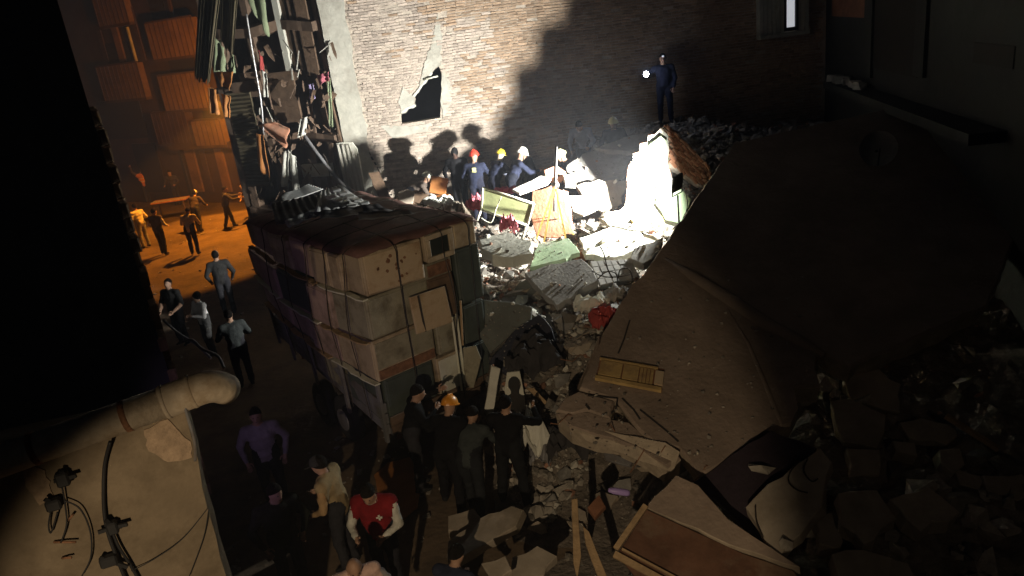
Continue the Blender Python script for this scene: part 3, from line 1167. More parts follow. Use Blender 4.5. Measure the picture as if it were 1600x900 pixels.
def cabinet(s0, s1, e0, e1, z0, z1, ma, label, front=None, style='plain', lean=0.0, cat='cabinet'):
    c = lp((s0 + s1) / 2, (e0 + e1) / 2, (z0 + z1) / 2)
    t = thing('old_cabinet', lp((s0 + s1) / 2, (e0 + e1) / 2, z0), label, cat, 'cabinets roped on the trailer')
    rot = Matrix.Rotation(random.gauss(0, .022), 3, 'Z') @ Matrix.Rotation(random.gauss(0, .014), 3, 'X') @ Matrix.Rotation(lean, 3, TD) @ TROT
    sz = (e1 - e0, s1 - s0, z1 - z0)
    m = MB()
    m.bbox(c, sz, .018, rot)
    m.build('body', ma, t)
    fr = front or ma

    def q(x, y, z):
        return c + rot @ V((x, y, z))
    hx, hy, hz = sz[0] / 2, sz[1] / 2, sz[2] / 2
    # panel on the long side (local -x) when this box shows there
    if e0 < .1:
        m = MB()
        m.bbox(q(-hx - .004, 0, 0), (.022, sz[1] - .07, sz[2] - .07), .006, rot)
        m.build('side_panel', ma, t)
    if s0 < .15:
        w = sz[0]
        if style == 'plain':
            m = MB()
            m.bbox(q(0, -hy - .004, 0), (w - .07, .022, sz[2] - .07), .006, rot)
            m.build('door', fr, t)
        elif style == 'window':
            for (x, z, a, b) in ((0, hz - .04, w, .08), (0, -hz + .04, w, .08), (-hx + .04, 0, .08, sz[2] - .161), (hx - .04, 0, .08, sz[2] - .161)):
                m = MB()
                m.bbox(q(x, -hy - .016, z), (a, .04, b), .008, rot)
                m.build('frame', ma, t)
            m = MB()
            m.box(q(0, -hy - .006, 0), (w - .165, .012, sz[2] - .165), rot)
            m.build('dark_pane', M_blackglass, t)
        elif style == 'drawer':
            m = MB()
            m.bbox(q(0, -hy - .006, .12 * sz[2]), (w - .06, .024, sz[2] * .62), .006, rot)
            m.build('door', fr, t)
            m = MB()
            m.bbox(q(0, -hy - .008, -.34 * sz[2]), (w - .06, .026, sz[2] * .22), .006, rot)
            m.build('drawer_front', M_rust, t)
        elif style == 'spots':
            m = MB()
            m.bbox(q(0, -hy - .004, 0), (w - .07, .022, sz[2] - .07), .006, rot)
            d = m.build('door', fr, t)
            m = MB()
            for i in range(17):
                a, b = random.gauss(.02, .17), random.gauss(.02, .14)
                if abs(a) < w / 2 - .06 and abs(b) < hz - .07:
                    r = random.uniform(.012, .036)
                    pts = [q(a + r * math.cos(k) * random.uniform(.7, 1.2), -hy - .0155, b + r * math.sin(k) * random.uniform(.7, 1.2)) for k in [j * math.pi / 4 for j in range(8)]]
                    m.prism(pts, TD * .004)
            tag(m.build('rust_spot', M_rust, d), kind='stuff')
    return t


# long side, per tier: seams read from the photograph
rows = {
    3: [(0, .5, M_cream), (.52, .86, M_cream), (.88, 1.45, M_cream), (1.47, 2.25, M_pinkish), (2.27, 3.1, M_cream), (3.12, 4.4, M_pinkish)],
    2: [(0, .9, M_greygreen), (.92, 1.62, M_pinkish), (1.64, 2.9, M_darkgreen), (2.92, 4.38, M_pinkish)],  # third box dark green: shade of an open gap put in colour
    1: [(0, 1.05, M_cream), (1.07, 1.95, M_pinkish), (1.97, 2.9, M_pinkish), (2.92, 4.36, M_pinkish)],
    0: [(.02, 1.2, M_darkgreen), (1.22, 2.6, M_greygreen), (2.62, 4.35, M_darkgreen)],
}
order = ['near corner', 'second back', 'third back', 'fourth back', 'fifth back', 'at the street end']
mname = {M_cream: 'cream metal', M_pinkish: 'faded pink metal', M_greygreen: 'grey-green metal', M_darkgreen: 'dark green metal', M_beige: 'beige metal', M_brownwood: 'brown wooden'}
bulge = {3: -.02, 2: -.11, 1: -.06, 0: .06}
for k, items in rows.items():
    z0, z1 = tiers[k]
    for i, (s0, s1, ma) in enumerate(items):
        st = 'plain'
        ecol = {3: .98, 2: 1.0, 1: .98, 0: .9}[k]
        b = bulge[k] + random.uniform(-.05, .04)
        if i == 0:
            st = {3: 'spots', 2: 'plain', 1: 'drawer', 0: 'plain'}[k]
        pos = order[i] if i < len(items) - 1 else order[-1]
        extra = {'spots': ' with rust spots', 'drawer': ' with rusty drawer', 'plain': ''}[st]
        cabinet(s0 + (random.uniform(-.05, .02) if i == 0 else 0), s1, b, ecol, z0, z1 - (random.uniform(0, .10) if i else 0), ma,
                f'{mname[ma]} cabinet{extra} on the long side, {tier_name[k]}, {pos}', style=st,
                front=(M_beige if st == 'spots' else M_greygreen if st == 'drawer' else None))
# end face: middle and right-hand columns
cabinet(-.04, 1.2, 1.0, 1.50, 3.30, 3.72, M_cream, 'cabinet with a dark glass door in a cream frame, top middle of the end face', style='window')
cabinet(.0, 1.2, 1.0, 1.48, 3.03, 3.28, M_greygreen, 'low rusty-fronted cabinet under the dark glass door, end face', style='plain', front=M_rust)
cabinet(.0, 1.3, 1.54, 1.98, 3.33, 3.74, M_cream, 'brown-cream cabinet at the top far corner of the end face', style='plain')
cabinet(.0, 1.3, 1.53, 2.0, 2.42, 3.31, M_darkgreen, 'tall dark green cabinet below the far top corner of the end face', style='plain')
cabinet(.02, 1.2, 1.02, 1.5, 2.30, 3.01, M_brownwood, 'brown wooden cabinet behind the leaning beige door, end face', style='plain')
cabinet(.0, 1.2, 1.02, 1.5, 1.74, 2.28, M_greygreen, 'dull green cabinet under the leaning beige door, end face', style='plain')
cabinet(.0, 1.2, 1.53, 1.96, 1.74, 2.40, M_darkgreen, 'dark green cabinet behind the upright slats, end face', style='plain')
cabinet(.0, 1.2, .94, 1.45, .93, 1.72, M_cream, 'pale cream cabinet low in the middle of the end face', style='plain', front=M_white)
cabinet(.0, 1.2, 1.48, 1.96, .93, 1.72, M_darkgreen, 'dark cabinet at the bottom far corner of the end face', style='plain')
# loose beige door leaning on the end
pts = [(642, 466), (697, 448), (711, 504), (655, 524)]
d = plate('loose_door', pts, lp(-.16, 1.2, 2.6), -TD + V((0, 0, .08)), .04, M_beige, 'loose beige fridge door tied flat against the end of the load', 'door', jag=0)
d.name = 'beige_fridge_door'
m = MB()
a, b = HIT(655, 462, lp(-.17, 1.2, 2.6), -TD), HIT(668, 520, lp(-.17, 1.2, 2.6), -TD)
m.bar(a, b, .02, .03)
m.build('handle', M_rope, d)
for i, (x0, y0, x1, y1, lab) in enumerate(((709, 495, 727, 612, 'first of three grey upright slats beside the dull green cabinet'), (716, 490, 733, 606, 'middle of three grey upright slats at the end of the load'), (722, 470, 727, 540, 'shortest grey upright slat at the end of the load'))):
    m = MB()
    m.bar(HIT(x0, y0, lp(-.1, 1.4, 2), TD), HIT(x1, y1, lp(-.1, 1.4, 2), TD), .05, .03)
    tag(m.build('upright_slat', M_palemetal if i < 2 else M_wood), lab, 'slat')

# tarpaulin and sheets on top
vs, fs = [], []
nx, ny = 26, 18
for j in range(ny + 1):
    for i in range(nx + 1):
        s, e = -.02 + 4.5 * i / nx, -.06 + 2.1 * j / ny
        z = 3.755 + .05 * noise.noise(V((s * 1.6, e * 2.2, 0))) + .025 * noise.noise(V((s * 5, e * 5, 2))) + .03 * math.sin(max(0, min(1, e / 2)) * math.pi) + (.09 * max(0, noise.noise(V((s * .8, e * .9, 9)))))
        if i == 0 or j == 0:
            z -= .06
        if s > 3.9:
            z -= (s - 3.9) * .3
        vs.append(lp(s, e, z))
for j in range(ny):
    for i in range(nx):
        a = j * (nx + 1) + i
        fs.append((a, a + 1, a + nx + 2, a + nx + 1))
m = MB()
m.add(vs, fs, 0, True)
tarp = tag(m.build('tarpaulin', M_tarp), 'dark maroon tarpaulin spread over the top of the roped load', 'tarpaulin')
md = tarp.modifiers.new('thick', 'SOLIDIFY')
md.thickness = .015


def sheet(px, D0, n, label, ribs=8, ma=M_zinc, name='zinc_sheet'):
    """corrugated sheet: four photo corners laid on a tilted plane"""
    p0 = P(D0[0], D0[1], D0[2] - 1.25)
    n = V(n).normalized()
    a, b, c, d = [HIT(x, y, p0, n) for x, y in px]
    vs, fs = [], []
    N = ribs * 4
    for i in range(N + 1):
        t = i / N
        u, w = a.lerp(b, t), d.lerp(c, t)
        off = n * .013 * math.sin(t * ribs * 2 * math.pi)
        for k in range(4):
            f = k / 3
            vs.append(u.lerp(w, f) + off - n * .03 * math.sin(f * math.pi))
    for i in range(N):
        for k in range(3):
            q = i * 4 + k
            fs.append((q, q + 4, q + 5, q + 1))
    m = MB()
    m.add(vs, fs, 0, True)
    o = tag(m.build(name, ma), label, 'metal sheet', 'metal sheets on the load')
    md = o.modifiers.new('thick', 'SOLIDIFY')
    md.thickness = .006
    return o


TN = V((.08, -.25, 1))
sheet([(418, 322), (448, 300), (480, 288), (505, 296)][::-1], (460, 305, 14.2), (.4, -.35, 1), 'narrow ribbed zinc sheet at the street end of the load', 7)
sheet([(432, 352), (545, 328), (518, 300), (424, 318)], (480, 325, 13.7), (.2, -.35, 1), 'dark crumpled metal sheet lying across the back of the load', 9, M_greymetal)
sheet([(445, 345), (512, 318), (520, 326), (452, 356)], (480, 340, 13.4), (.5, -.4, 1), 'bright zinc sheet edge slanting over the load', 4)
sheet([(492, 332), (578, 318), (532, 288), (500, 300)], (530, 310, 14.0), (.5, -.35, 1), 'shiny zinc sheet with square dimples at the back of the load', 6)
sheet([(500, 342), (620, 330), (590, 318), (500, 330)], (560, 330, 13.1), (.3, -.3, 1), 'flat grey metal strip across the middle of the load', 3, M_greymetal)
sheet([(560, 345), (650, 333), (640, 328), (560, 332)], (600, 336, 12.6), (.05, -.25, 1), 'small dark metal strip on the maroon tarpaulin', 3, M_greymetal)
m = MB()
for i in range(5):
    for j in range(2):
        c = P(524 + i * 11 - j * 8, 300 + i * 5 + j * 10, 12.65)
        m.bbox(c + V((0, 0, .03)), (.16, .14, .05), .015, Matrix.Rotation(.6, 3, 'Z'))
tag(m.build('egg_tray', M_zinc), 'tray of pale square cups on the shiny zinc sheet', 'tray')

# ropes
side_ropes = [.34, .9, 1.5, 2.3, 3.2]
names = ['nearest the front corner', 'second from the front corner', 'third from the front corner', 'fourth from the front corner', 'nearest the street end']
for s, nm in zip(side_ropes, names):
    t = random.uniform(.0, .14)
    pts = [lp(s + t, -.08, .9), lp(s + t * .8, -.14, 1.9), lp(s + t * .4, -.19, 2.6), lp(s, -.10, 3.5), lp(s - .02, -.05, 3.74), lp(s - .05, .4, 3.83), lp(s - .05, 1.1, 3.86), lp(s - .02, 1.9, 3.81), lp(s, 2.04, 3.6), lp(s, 2.04, 1.2)]
    cable('rope', pts, .008, f'dark rope down the long side of the load, {nm}', M_rope, 'rope', 'ropes around the load')
for e, nm in ((.5, 'across the rust-spotted cabinet'), (1.3, 'over the loose beige door'), (1.78, 'nearest the rubble')):
    t = random.uniform(-.06, .06)
    pts = [lp(-.07, e + t, .9), lp(-.08, e + t * .6, 1.9), lp(-.235 if 1.0 < e < 1.6 else -.08, e, 2.6), lp(-.09, e, 3.4), lp(-.06, e, 3.73), lp(.5, e, 3.84), lp(1.4, e + .05, 3.87)]
    cable('rope', pts, .008, f'dark rope down the end of the load, {nm}', M_rope, 'rope', 'ropes around the load')

for k, (z0, z1) in enumerate(tiers[1:]):
    for (s0, s1) in ((-.02, 1.3), (1.4, 2.9), (3.0, 4.35)):
        b = bulge[k + 1] - .05
        m = MB()
        n = 8
        pts = [lp(s0 + (s1 - s0) * i / n, b + random.uniform(-.02, .02), z0 - .012 + .03 * noise.noise(V((i * .6, k * 3 + s0, 1)))) for i in range(n + 1)]
        for a, b_ in zip(pts, pts[1:]):
            m.bar(a, b_, .09, .022)
        tag(m.build('warped_lath', M_wood if (k + int(s0)) % 2 else M_palemetal), f'thin warped {"wooden" if (k + int(s0)) % 2 else "pale metal"} strip under the {tier_name[k + 1]} on the long side, {"near end" if s0 < 1 else "middle" if s0 < 2.5 else "street end"}', 'strip')

# the load has settled: bands sag in the middle and crowd upwards towards the street end
for o in set(bpy.data.objects) - before_trailer:
    if o.type != 'MESH' or o.name.split('.')[0] in ('wheel', 'rim', 'axle', 'drawbar', 'zinc_sheet', 'egg_tray'):
        continue
    for v in o.data.vertices:
        d = v.co - TK
        s_, e_, z_ = d.dot(TD), d.dot(ED), v.co.z
        t = max(0.0, min(1.0, s_ / 4.4))
        k_ = max(0.0, min(1.0, (3.8 - z_) / 2.9))
        v.co.z += .50 * t * k_ - .07 * math.sin(t * math.pi) * (1 - abs(2 * k_ - 1)) + .02 * noise.noise(V((s_ * 1.5, e_ * 1.5, z_)))
        v.co += ED * (-.10 * math.sin(t * math.pi) + .16 * k_ * t) * max(0, 1 - e_ / 1.9)
        v.co += TD * (.10 * k_) * max(0, 1 - s_ / 4.4)
# ------------------------------------------------------------------ collapsed building: big slab
SN = V((-0.01, -0.336, 1)).normalized()
S0 = V((.38, 9.0, 1.64))


def slp(px, py, off=0.0):
    return HIT(px, py, S0 + SN * off, SN)


slab = thing('fallen_roof_slab', S0 + V((2, 2, 0)), 'huge tilted brown roof slab lying across the ruin, cracked at its lower edge', 'slab')


def slab_piece(px, off=0.0, thick=.34, jag=.03, far=None, name='slab_piece'):
    pts = [slp(x, y, off) for x, y in px] + (far or [])
    pts = jagged(pts, jag, .2)
    c = sum(pts, V()) / len(pts)
    m = MB()
    k = len(pts)
    rim = [p + (c - p).normalized() * .03 for p in pts]
    m.add(rim + [p - SN * .035 for p in pts] + [p - SN * thick + (c - p).normalized() * random.uniform(0, .08) for p in pts], [tuple(range(k)), tuple(range(3 * k - 1, 2 * k - 1, -1))])
    for r in (0, 1):
        for i in range(k):
            j = (i + 1) % k
            m.f.append((r * k + j, r * k + i, (r + 1) * k + i, (r + 1) * k + j))
            m.m.append(1 if r else 0)
            m.sm.append(False)
    return m.build(name, [M_slab, M_slab_edge], slab)


def sly(x, y, off=0.0):
    p = V((x, y, 0))
    p.z = S0.z + .01 * (x - S0.x) + .336 * (y - S0.y) + off
    return p


slab_piece([(905, 606), (940, 520), (984, 446), (1004, 430), (1072, 330), (1148, 222)], far=[sly(8.7, 15.6), sly(7.9, 11.2), sly(6.6, 9.8), slp(1330, 572), slp(1283, 548), slp(1272, 575), slp(1281, 603), slp(1240, 604), slp(1247, 640), slp(1236, 662), slp(1195, 672), slp(1140, 715), slp(1092, 742), slp(1060, 700), slp(1020, 690), slp(985, 655), slp(962, 624)])
slab_piece([(903, 610), (960, 626), (954, 652), (918, 640), (890, 646), (868, 640), (880, 622)], -.02, jag=.015)
slab_piece([(919, 643), (956, 654), (983, 658), (1017, 693), (1058, 703), (1064, 715), (1044, 728), (1000, 700), (930, 678), (890, 664), (868, 645)], -.05, .36, .02)
slab_piece([(938, 522), (902, 604), (926, 560), (936, 540)], .01, .2, .01)
# smooth broken lip facing the viewer
lip = [P(893, 660, 8.85), P(960, 676, 8.55), P(1040, 692, 8.2), P(1062, 706, 8.05), P(1052, 738, 7.95), P(985, 714, 8.3), P(915, 688, 8.65)]
m = MB()
c = sum(lip, V()) / len(lip)
lipj = jagged(lip, .012, .12)
m.prism(lipj, V((.05, .25, -.1)))
m.build('broken_lip', M_slab_edge, slab)
# swollen ridges on the slab
for pxs, r in (([(1040, 405), (1085, 435), (1140, 470), (1200, 510), (1250, 535), (1288, 556)], [.03, .10, .12, .12, .10, .05]), ([(1135, 480), (1170, 540), (1195, 600), (1215, 650), (1222, 668)], [.02, .035, .04, .04, .02])):
    m = MB()
    pts = [slp(x, y, -.02) for x, y in pxs]
    m.tube(pts, r, 10)
    m.build('ridge', M_slab, slab)
# cracks and grooves sunk in as dark strips lying on the slab
for pxs in ([(984, 500), (975, 530), (966, 552)], [(915, 632), (921, 640)], [(918, 618), (965, 622)], [(965, 622), (962, 640), (955, 646)], [(972, 622), (990, 640), (1000, 655)], [(1000, 640), (1040, 672), (1060, 690)]):
    m = MB()
    pts = [slp(x, y, .006) for x, y in pxs]
    for a, b in zip(pts, pts[1:]):
        m.bar(a, b, .022, .008, up=SN)
    m.build('crack', M_dark, slab)
# yellow wooden door set in the slab
dr = thing('wooden_door', slp(985, 590), 'yellow-brown panelled wooden door lying flush in the brown slab', 'door')


def dplate(px, off, th, ma, nm, par=dr):
    pts = [slp(x, y, off) for x, y in px]
    m = MB()
    m.prism(pts, -SN * th)
    return m.build(nm, ma, par)


def dl(u, v):
    a, b, c, d = V((938, 560, 0)), V((1038, 577, 0)), V((1034, 612, 0)), V((930, 592, 0))
    p = a.lerp(b, u).lerp(d.lerp(c, u), v)
    return (p.x, p.y)


def drect(u0, v0, u1, v1, off, th, ma, nm):
    return dplate([dl(u0, v0), dl(u1, v0), dl(u1, v1), dl(u0, v1)], off, th, ma, nm)


drect(0, 0, 1, 1, .012, .03, M_redwood, 'backing')
drect(.02, .06, .36, .72, .05, .04, M_yellowwood, 'panel')
drect(.38, .06, .62, .72, .05, .04, M_yellowwood, 'panel')
for k in range(4):
    drect(.635 + k * .055, .08, .68 + k * .055, .74, .045, .035, M_yellowwood, 'slat')
drect(.87, .1, 1.0, .7, .055, .04, M_beige, 'pale_block')
drect(-.01, .8, .99, .95, .06, .05, M_yellowwood, 'lower_rail')
drect(-.01, -.06, .9, .0, .05, .04, M_yellowwood, 'upper_rail')

# second slab below, with the cornice rim and red-brown board
plate('cornice_slab', [(1008, 792), (1040, 760), (1056, 742), (1090, 757), (1120, 790), (1160, 826), (1205, 856), (1250, 886), (1225, 880), (1160, 858), (1090, 826)], P(1100, 800, 7.0), (-.1, -.5, 1), .16, M_slab, 'rough tan slab fragment with a pale broken rim above the red-brown board', 'slab', jag=.025, side=M_slab_edge)
rb_ = plate('red_brown_panel', [(1010, 796), (1090, 832), (1160, 864), (1240, 892), (1330, 1000), (1040, 960), (964, 866)], P(1080, 860, 6.7), (-.15, -.7, 1), .05, M_panelred, 'red-brown wooden panel with a light timber frame at the lower edge of the ruin', 'panel', jag=0)
for (x0, y0, x1, y1, w) in ((1009, 790, 962, 858, .06), (960, 866, 1050, 915, .07), (972, 858, 1060, 905, .02)):
    m = MB()
    n = V((-.15, -.7, 1)).normalized()
    m.bar(HIT(x0, y0, P(1080, 860, 6.7) + n * .02, n), HIT(x1, y1, P(1080, 860, 6.7) + n * .02, n), w, .05, up=n)
    m.build('frame_bar', M_wood, rb_)
plate('dark_hollow_plate', [(1085, 752), (1140, 712), (1205, 672), (1250, 688), (1276, 700), (1235, 730), (1180, 775), (1196, 850), (1160, 820)], P(1170, 740, 7.6), (-.25, -.45, 1), .06, mat('hollow_shade', (0.028, 0.02, 0.027), var=.25), 'dark plum plate for the shaded hollow between the brown slab and the grey chunk', 'panel', jag=.02)  # near-black plate over a hollow, its shade put in the colour
plate('concrete_chunk', [(1165, 792), (1200, 755), (1240, 727), (1282, 700), (1300, 722), (1288, 760), (1284, 790), (1250, 835), (1216, 872), (1196, 846), (1180, 815)], P(1230, 790, 6.9), (-.35, -.45, 1), .2, M_dusty, 'big scratched tan concrete chunk right of the dark plum plate', 'concrete chunk', jag=.035)
for i, (pts, hd) in enumerate((([(1250, 720), (1236, 735), (1232, 752), (1245, 765), (1262, 770)], 0), ([(1262, 716), (1256, 735), (1268, 752), (1278, 748)], 0), ([(1180, 790), (1182, 815), (1192, 840)], 0))):
    n = V((-.35, -.45, 1)).normalized()
    cable('wire', [HIT(x, y, P(1230, 790, 6.9) + n * .03, n) for x, y in pts], .008, ['loop of dark wire on the scratched tan chunk', 'smaller loop of dark wire on the scratched tan chunk', 'dark wire along the edge of the scratched tan chunk'][i], M_rope, 'wire')
right_chunks = [
    ([(1322, 556), (1345, 562), (1408, 600), (1406, 645), (1380, 640), (1330, 628), (1320, 600)], 9.4, (-.3, -.8, 1), 'tall tan chunk standing at the foot of the dark house'),
    ([(1297, 626), (1325, 622), (1384, 648), (1382, 676), (1370, 700), (1318, 690)], 8.7, (-.2, -.6, 1), 'wide tan chunk leaning below the tall one'),
    ([(1322, 700), (1375, 702), (1374, 742), (1326, 746)], 8.2, (-.1, -.6, 1), 'squarish brown block under the wide tan chunk'),
    ([(1405, 660), (1440, 652), (1492, 664), (1496, 680), (1478, 695), (1420, 684)], 8.6, (-.1, -.5, 1), 'flat tan block at the right edge of the debris'),
    ([(1395, 688), (1430, 692), (1434, 712), (1400, 704)], 8.2, (0, -.5, 1), 'small pale block beside the flat tan block'),
    ([(1468, 702), (1500, 700), (1508, 725), (1490, 740), (1470, 722)], 7.9, (.1, -.5, 1), 'rounded tan lump right of the small pale block'),
    ([(1490, 730), (1540, 745), (1530, 765), (1500, 755)], 7.7, (.1, -.4, 1), 'long tan fragment near the right edge'),
    ([(1535, 742), (1598, 740), (1620, 770), (1590, 782), (1545, 770)], 7.5, (0, -.4, 1), 'broad tan fragment at the far right edge'),
    ([(1270, 806), (1300, 800), (1318, 845), (1312, 858), (1280, 850)], 6.7, (0, -.4, 1), 'brown block at the foot of the scratched tan chunk'),
    ([(1300, 865), (1350, 858), (1395, 872), (1390, 905), (1310, 900)], 6.2, (0, -.4, 1), 'brown fragment low at the bottom right'),
    ([(1385, 870), (1420, 880), (1432, 905), (1380, 910)], 6.2, (0, -.3, 1), 'reddish fragment at the bottom right edge'),
    ([(1390, 780), (1450, 760), (1500, 800), (1440, 830)], 7.0, (0, -.4, 1), 'dark flat fragment in the shaded debris at the right'),
    ([(1310, 770), (1370, 765), (1400, 810), (1350, 850), (1315, 820)], 6.9, (0, -.4, 1), 'large dark fragment in the shade right of the scratched chunk'),
]
for px, D, n, lab in right_chunks:
    cx, cy = sum(p[0] for p in px) / len(px), sum(p[1] for p in px) / len(px)
    plate('concrete_chunk', px, P(cx, cy, D), n, .22, M_dusty, lab, 'concrete chunk', jag=.04, group='chunks by the dark house')
for i, (a, b, lab) in enumerate((((1478, 650), (1560, 702), 'tan timber baton lying among the right-hand debris'), ((1560, 690), (1640, 740), 'second timber baton at the far right edge'))):
    m = MB()
    m.bar(P(*a, 8.4), P(*b, 8.0), .08, .05)
    tag(m.build('timber_baton', M_wood), lab, 'timber')

# ------------------------------------------------------------------ floodlit heart of the ruin
Lw = P(1020, 290, 15.5)
wn_ = V((-.18, -1, .12))
plate('standing_wall_piece', [(976, 332), (980, 290), (982, 258), (989, 254), (989, 240), (999, 237), (1000, 224), (1011, 222), (1013, 211), (1024, 209), (1032, 200), (1044, 210), (1046, 262), (1052, 300), (1062, 345), (1040, 370), (1000, 372)], Lw, wn_, .22, M_white, 'tall white wall fragment standing blown-out beside the floodlight', 'wall fragment', jag=.03, side=M_redbrick)
plate('mint_wall_piece', [(1014, 226), (1032, 212), (1043, 220), (1043, 262), (1024, 262)], Lw + V((-.01, -.10, .03)), wn_, .05, M_mint, 'mint green painted patch at the top of the white wall fragment', 'wall fragment', jag=.02)
plate('mint_wall_piece', [(1028, 280), (1058, 290), (1080, 312), (1064, 350), (1040, 344), (1024, 318)], Lw + V((-.02, -.13, 0)), wn_, .05, M_mint, 'larger mint green wall patch behind the floodlight tripod', 'wall fragment', jag=.02)
# red brick flank, brick by brick
flank = thing('brick_flank', P(1075, 290, 15.6), 'broken red brick wall flank sloping down right of the white fragment', 'wall fragment')
bn = V((.25, -1, .35)).normalized()
B0 = P(1072, 245, 15.75)
flpx = [(1036, 198), (1050, 200), (1110, 262), (1112, 276), (1096, 292), (1062, 268), (1046, 262), (1046, 212)]
m = MB()
pts = jagged([HIT(x, y, B0 - bn * .03, bn) for x, y in flpx], .02)
m.prism(pts, -bn * .2)
m.build('mortar_core', M_mortar, flank)
bx_ = (HIT(1112, 270, B0, bn) - HIT(1046, 205, B0, bn)).normalized()
by_ = bn.cross(bx_).normalized()
rotb = Matrix((bx_, bn, by_)).transposed()
polyl = [((HIT(x, y, B0, bn) - B0).dot(bx_), (HIT(x, y, B0, bn) - B0).dot(by_)) for x, y in flpx]
m = MB()
m.bbox((0, 0, 0), (.21, .08, .058), .008)
fb = m.mesh('brick', M_redbrick)
v_ = -1.6
r = 0
while v_ < 1.6:
    u_ = -2 + (.11 if r % 2 else 0)
    while u_ < 2:
        if inside((u_, v_), polyl):
            o = bpy.data.objects.new('brick', fb)
            col.objects.link(o)
            o.parent = flank
            o.matrix_parent_inverse = Matrix.Translation(-flank.location)
            rr = Matrix.Rotation(random.gauss(0, .06), 3, bn) @ Matrix.Rotation(random.gauss(0, .08), 3, by_) @ rotb
            o.matrix_basis = Matrix.Translation(B0 + bx_ * u_ + by_ * v_ + bn * random.uniform(-.015, .03)) @ rr.to_4x4()
        u_ += .222
    v_ += .068
    r += 1

# work light on tripod
wl_ = thing('work_floodlight', V((FLOOD.x, FLOOD.y, 1.6)), 'black LED floodlight on a tripod, seen from behind, blazing at the rubble', 'floodlight')
aim = FLOOD_AIM - FLOOD
aim.normalize()
arot = aim.to_track_quat('Y', 'Z').to_matrix()
m = MB()
m.bbox(FLOOD, (.36, .06, .32), .015, arot)
m.build('housing', M_black, wl_)
m = MB()
m.box(FLOOD + aim * .036, (.30, .008, .25), arot)
m.build('lens', glow('flood_lens', (1, .97, .9), 6), wl_)
m = MB()
for i in range(7):
    m.box(FLOOD - aim * .042 + arot @ V((-.13 + i * .043, 0, 0)), (.008, .028, .26), arot)
m.build('cooling_fins', M_black, wl_)
m = MB()
m.tube([FLOOD + arot @ V((-.2, 0, 0)), FLOOD + arot @ V((-.2, -.02, -.22)), FLOOD + arot @ V((.2, -.02, -.22)), FLOOD + arot @ V((.2, 0, 0))], .014, 6)
m.build('yoke', M_black, wl_)
hub = FLOOD + V((0, 0, -.24))
m = MB()
m.tube([hub, hub + V((0, 0, -.55))], .018, 8)
m.tube([hub + V((0, 0, -.5)), hub + V((0, 0, -1.0))], .024, 8)
m.build('mast', M_black, wl_)
for a in (0.5, 2.6, 4.7):
    m = MB()
    m.tube([hub + V((0, 0, -.55)), hub + V((math.cos(a) * .62, math.sin(a) * .62, -1.5))], .014, 6)
    m.build('leg', M_black, wl_)
cable('cable', [FLOOD + V((.12, -.05, -.1)), FLOOD + V((.16, -.08, -.4)), FLOOD + V((.1, -.1, -.7)), FLOOD + V((.15, -.1, -1.1))], .009, 'black power lead drooping from the back of the floodlight')

# yellow rescue tripod
tb = P(868, 288, 14.6)
tr = thing('rescue_tripod', V((tb.x, tb.y, 1.9)), 'yellow strapped tepee-like rescue tripod with a tall steel rod', 'tripod')
m = MB()
m.tube([P(869, 229, 14.6), P(867, 300, 14.6), P(866, 330, 14.6)], .03, 8)
m.build('rod', M_steel, tr)
for x, y, D in ((838, 374, 14.2), (850, 378, 13.9), (853, 366, 15.2), (876, 368, 15.1), (884, 372, 14.2), (896, 366, 14.6)):
    m = MB()
    m.bar(P(867, 290, 14.6), P(x, y, D), .032, .012, up=(0, -1, .3))
    m.build('strap', M_yellowstrap, tr)
m = MB()
m.tube([P(862, 290, 14.6), P(873, 288, 14.6)], .05, 8)
m.build('hub', M_steel, tr)

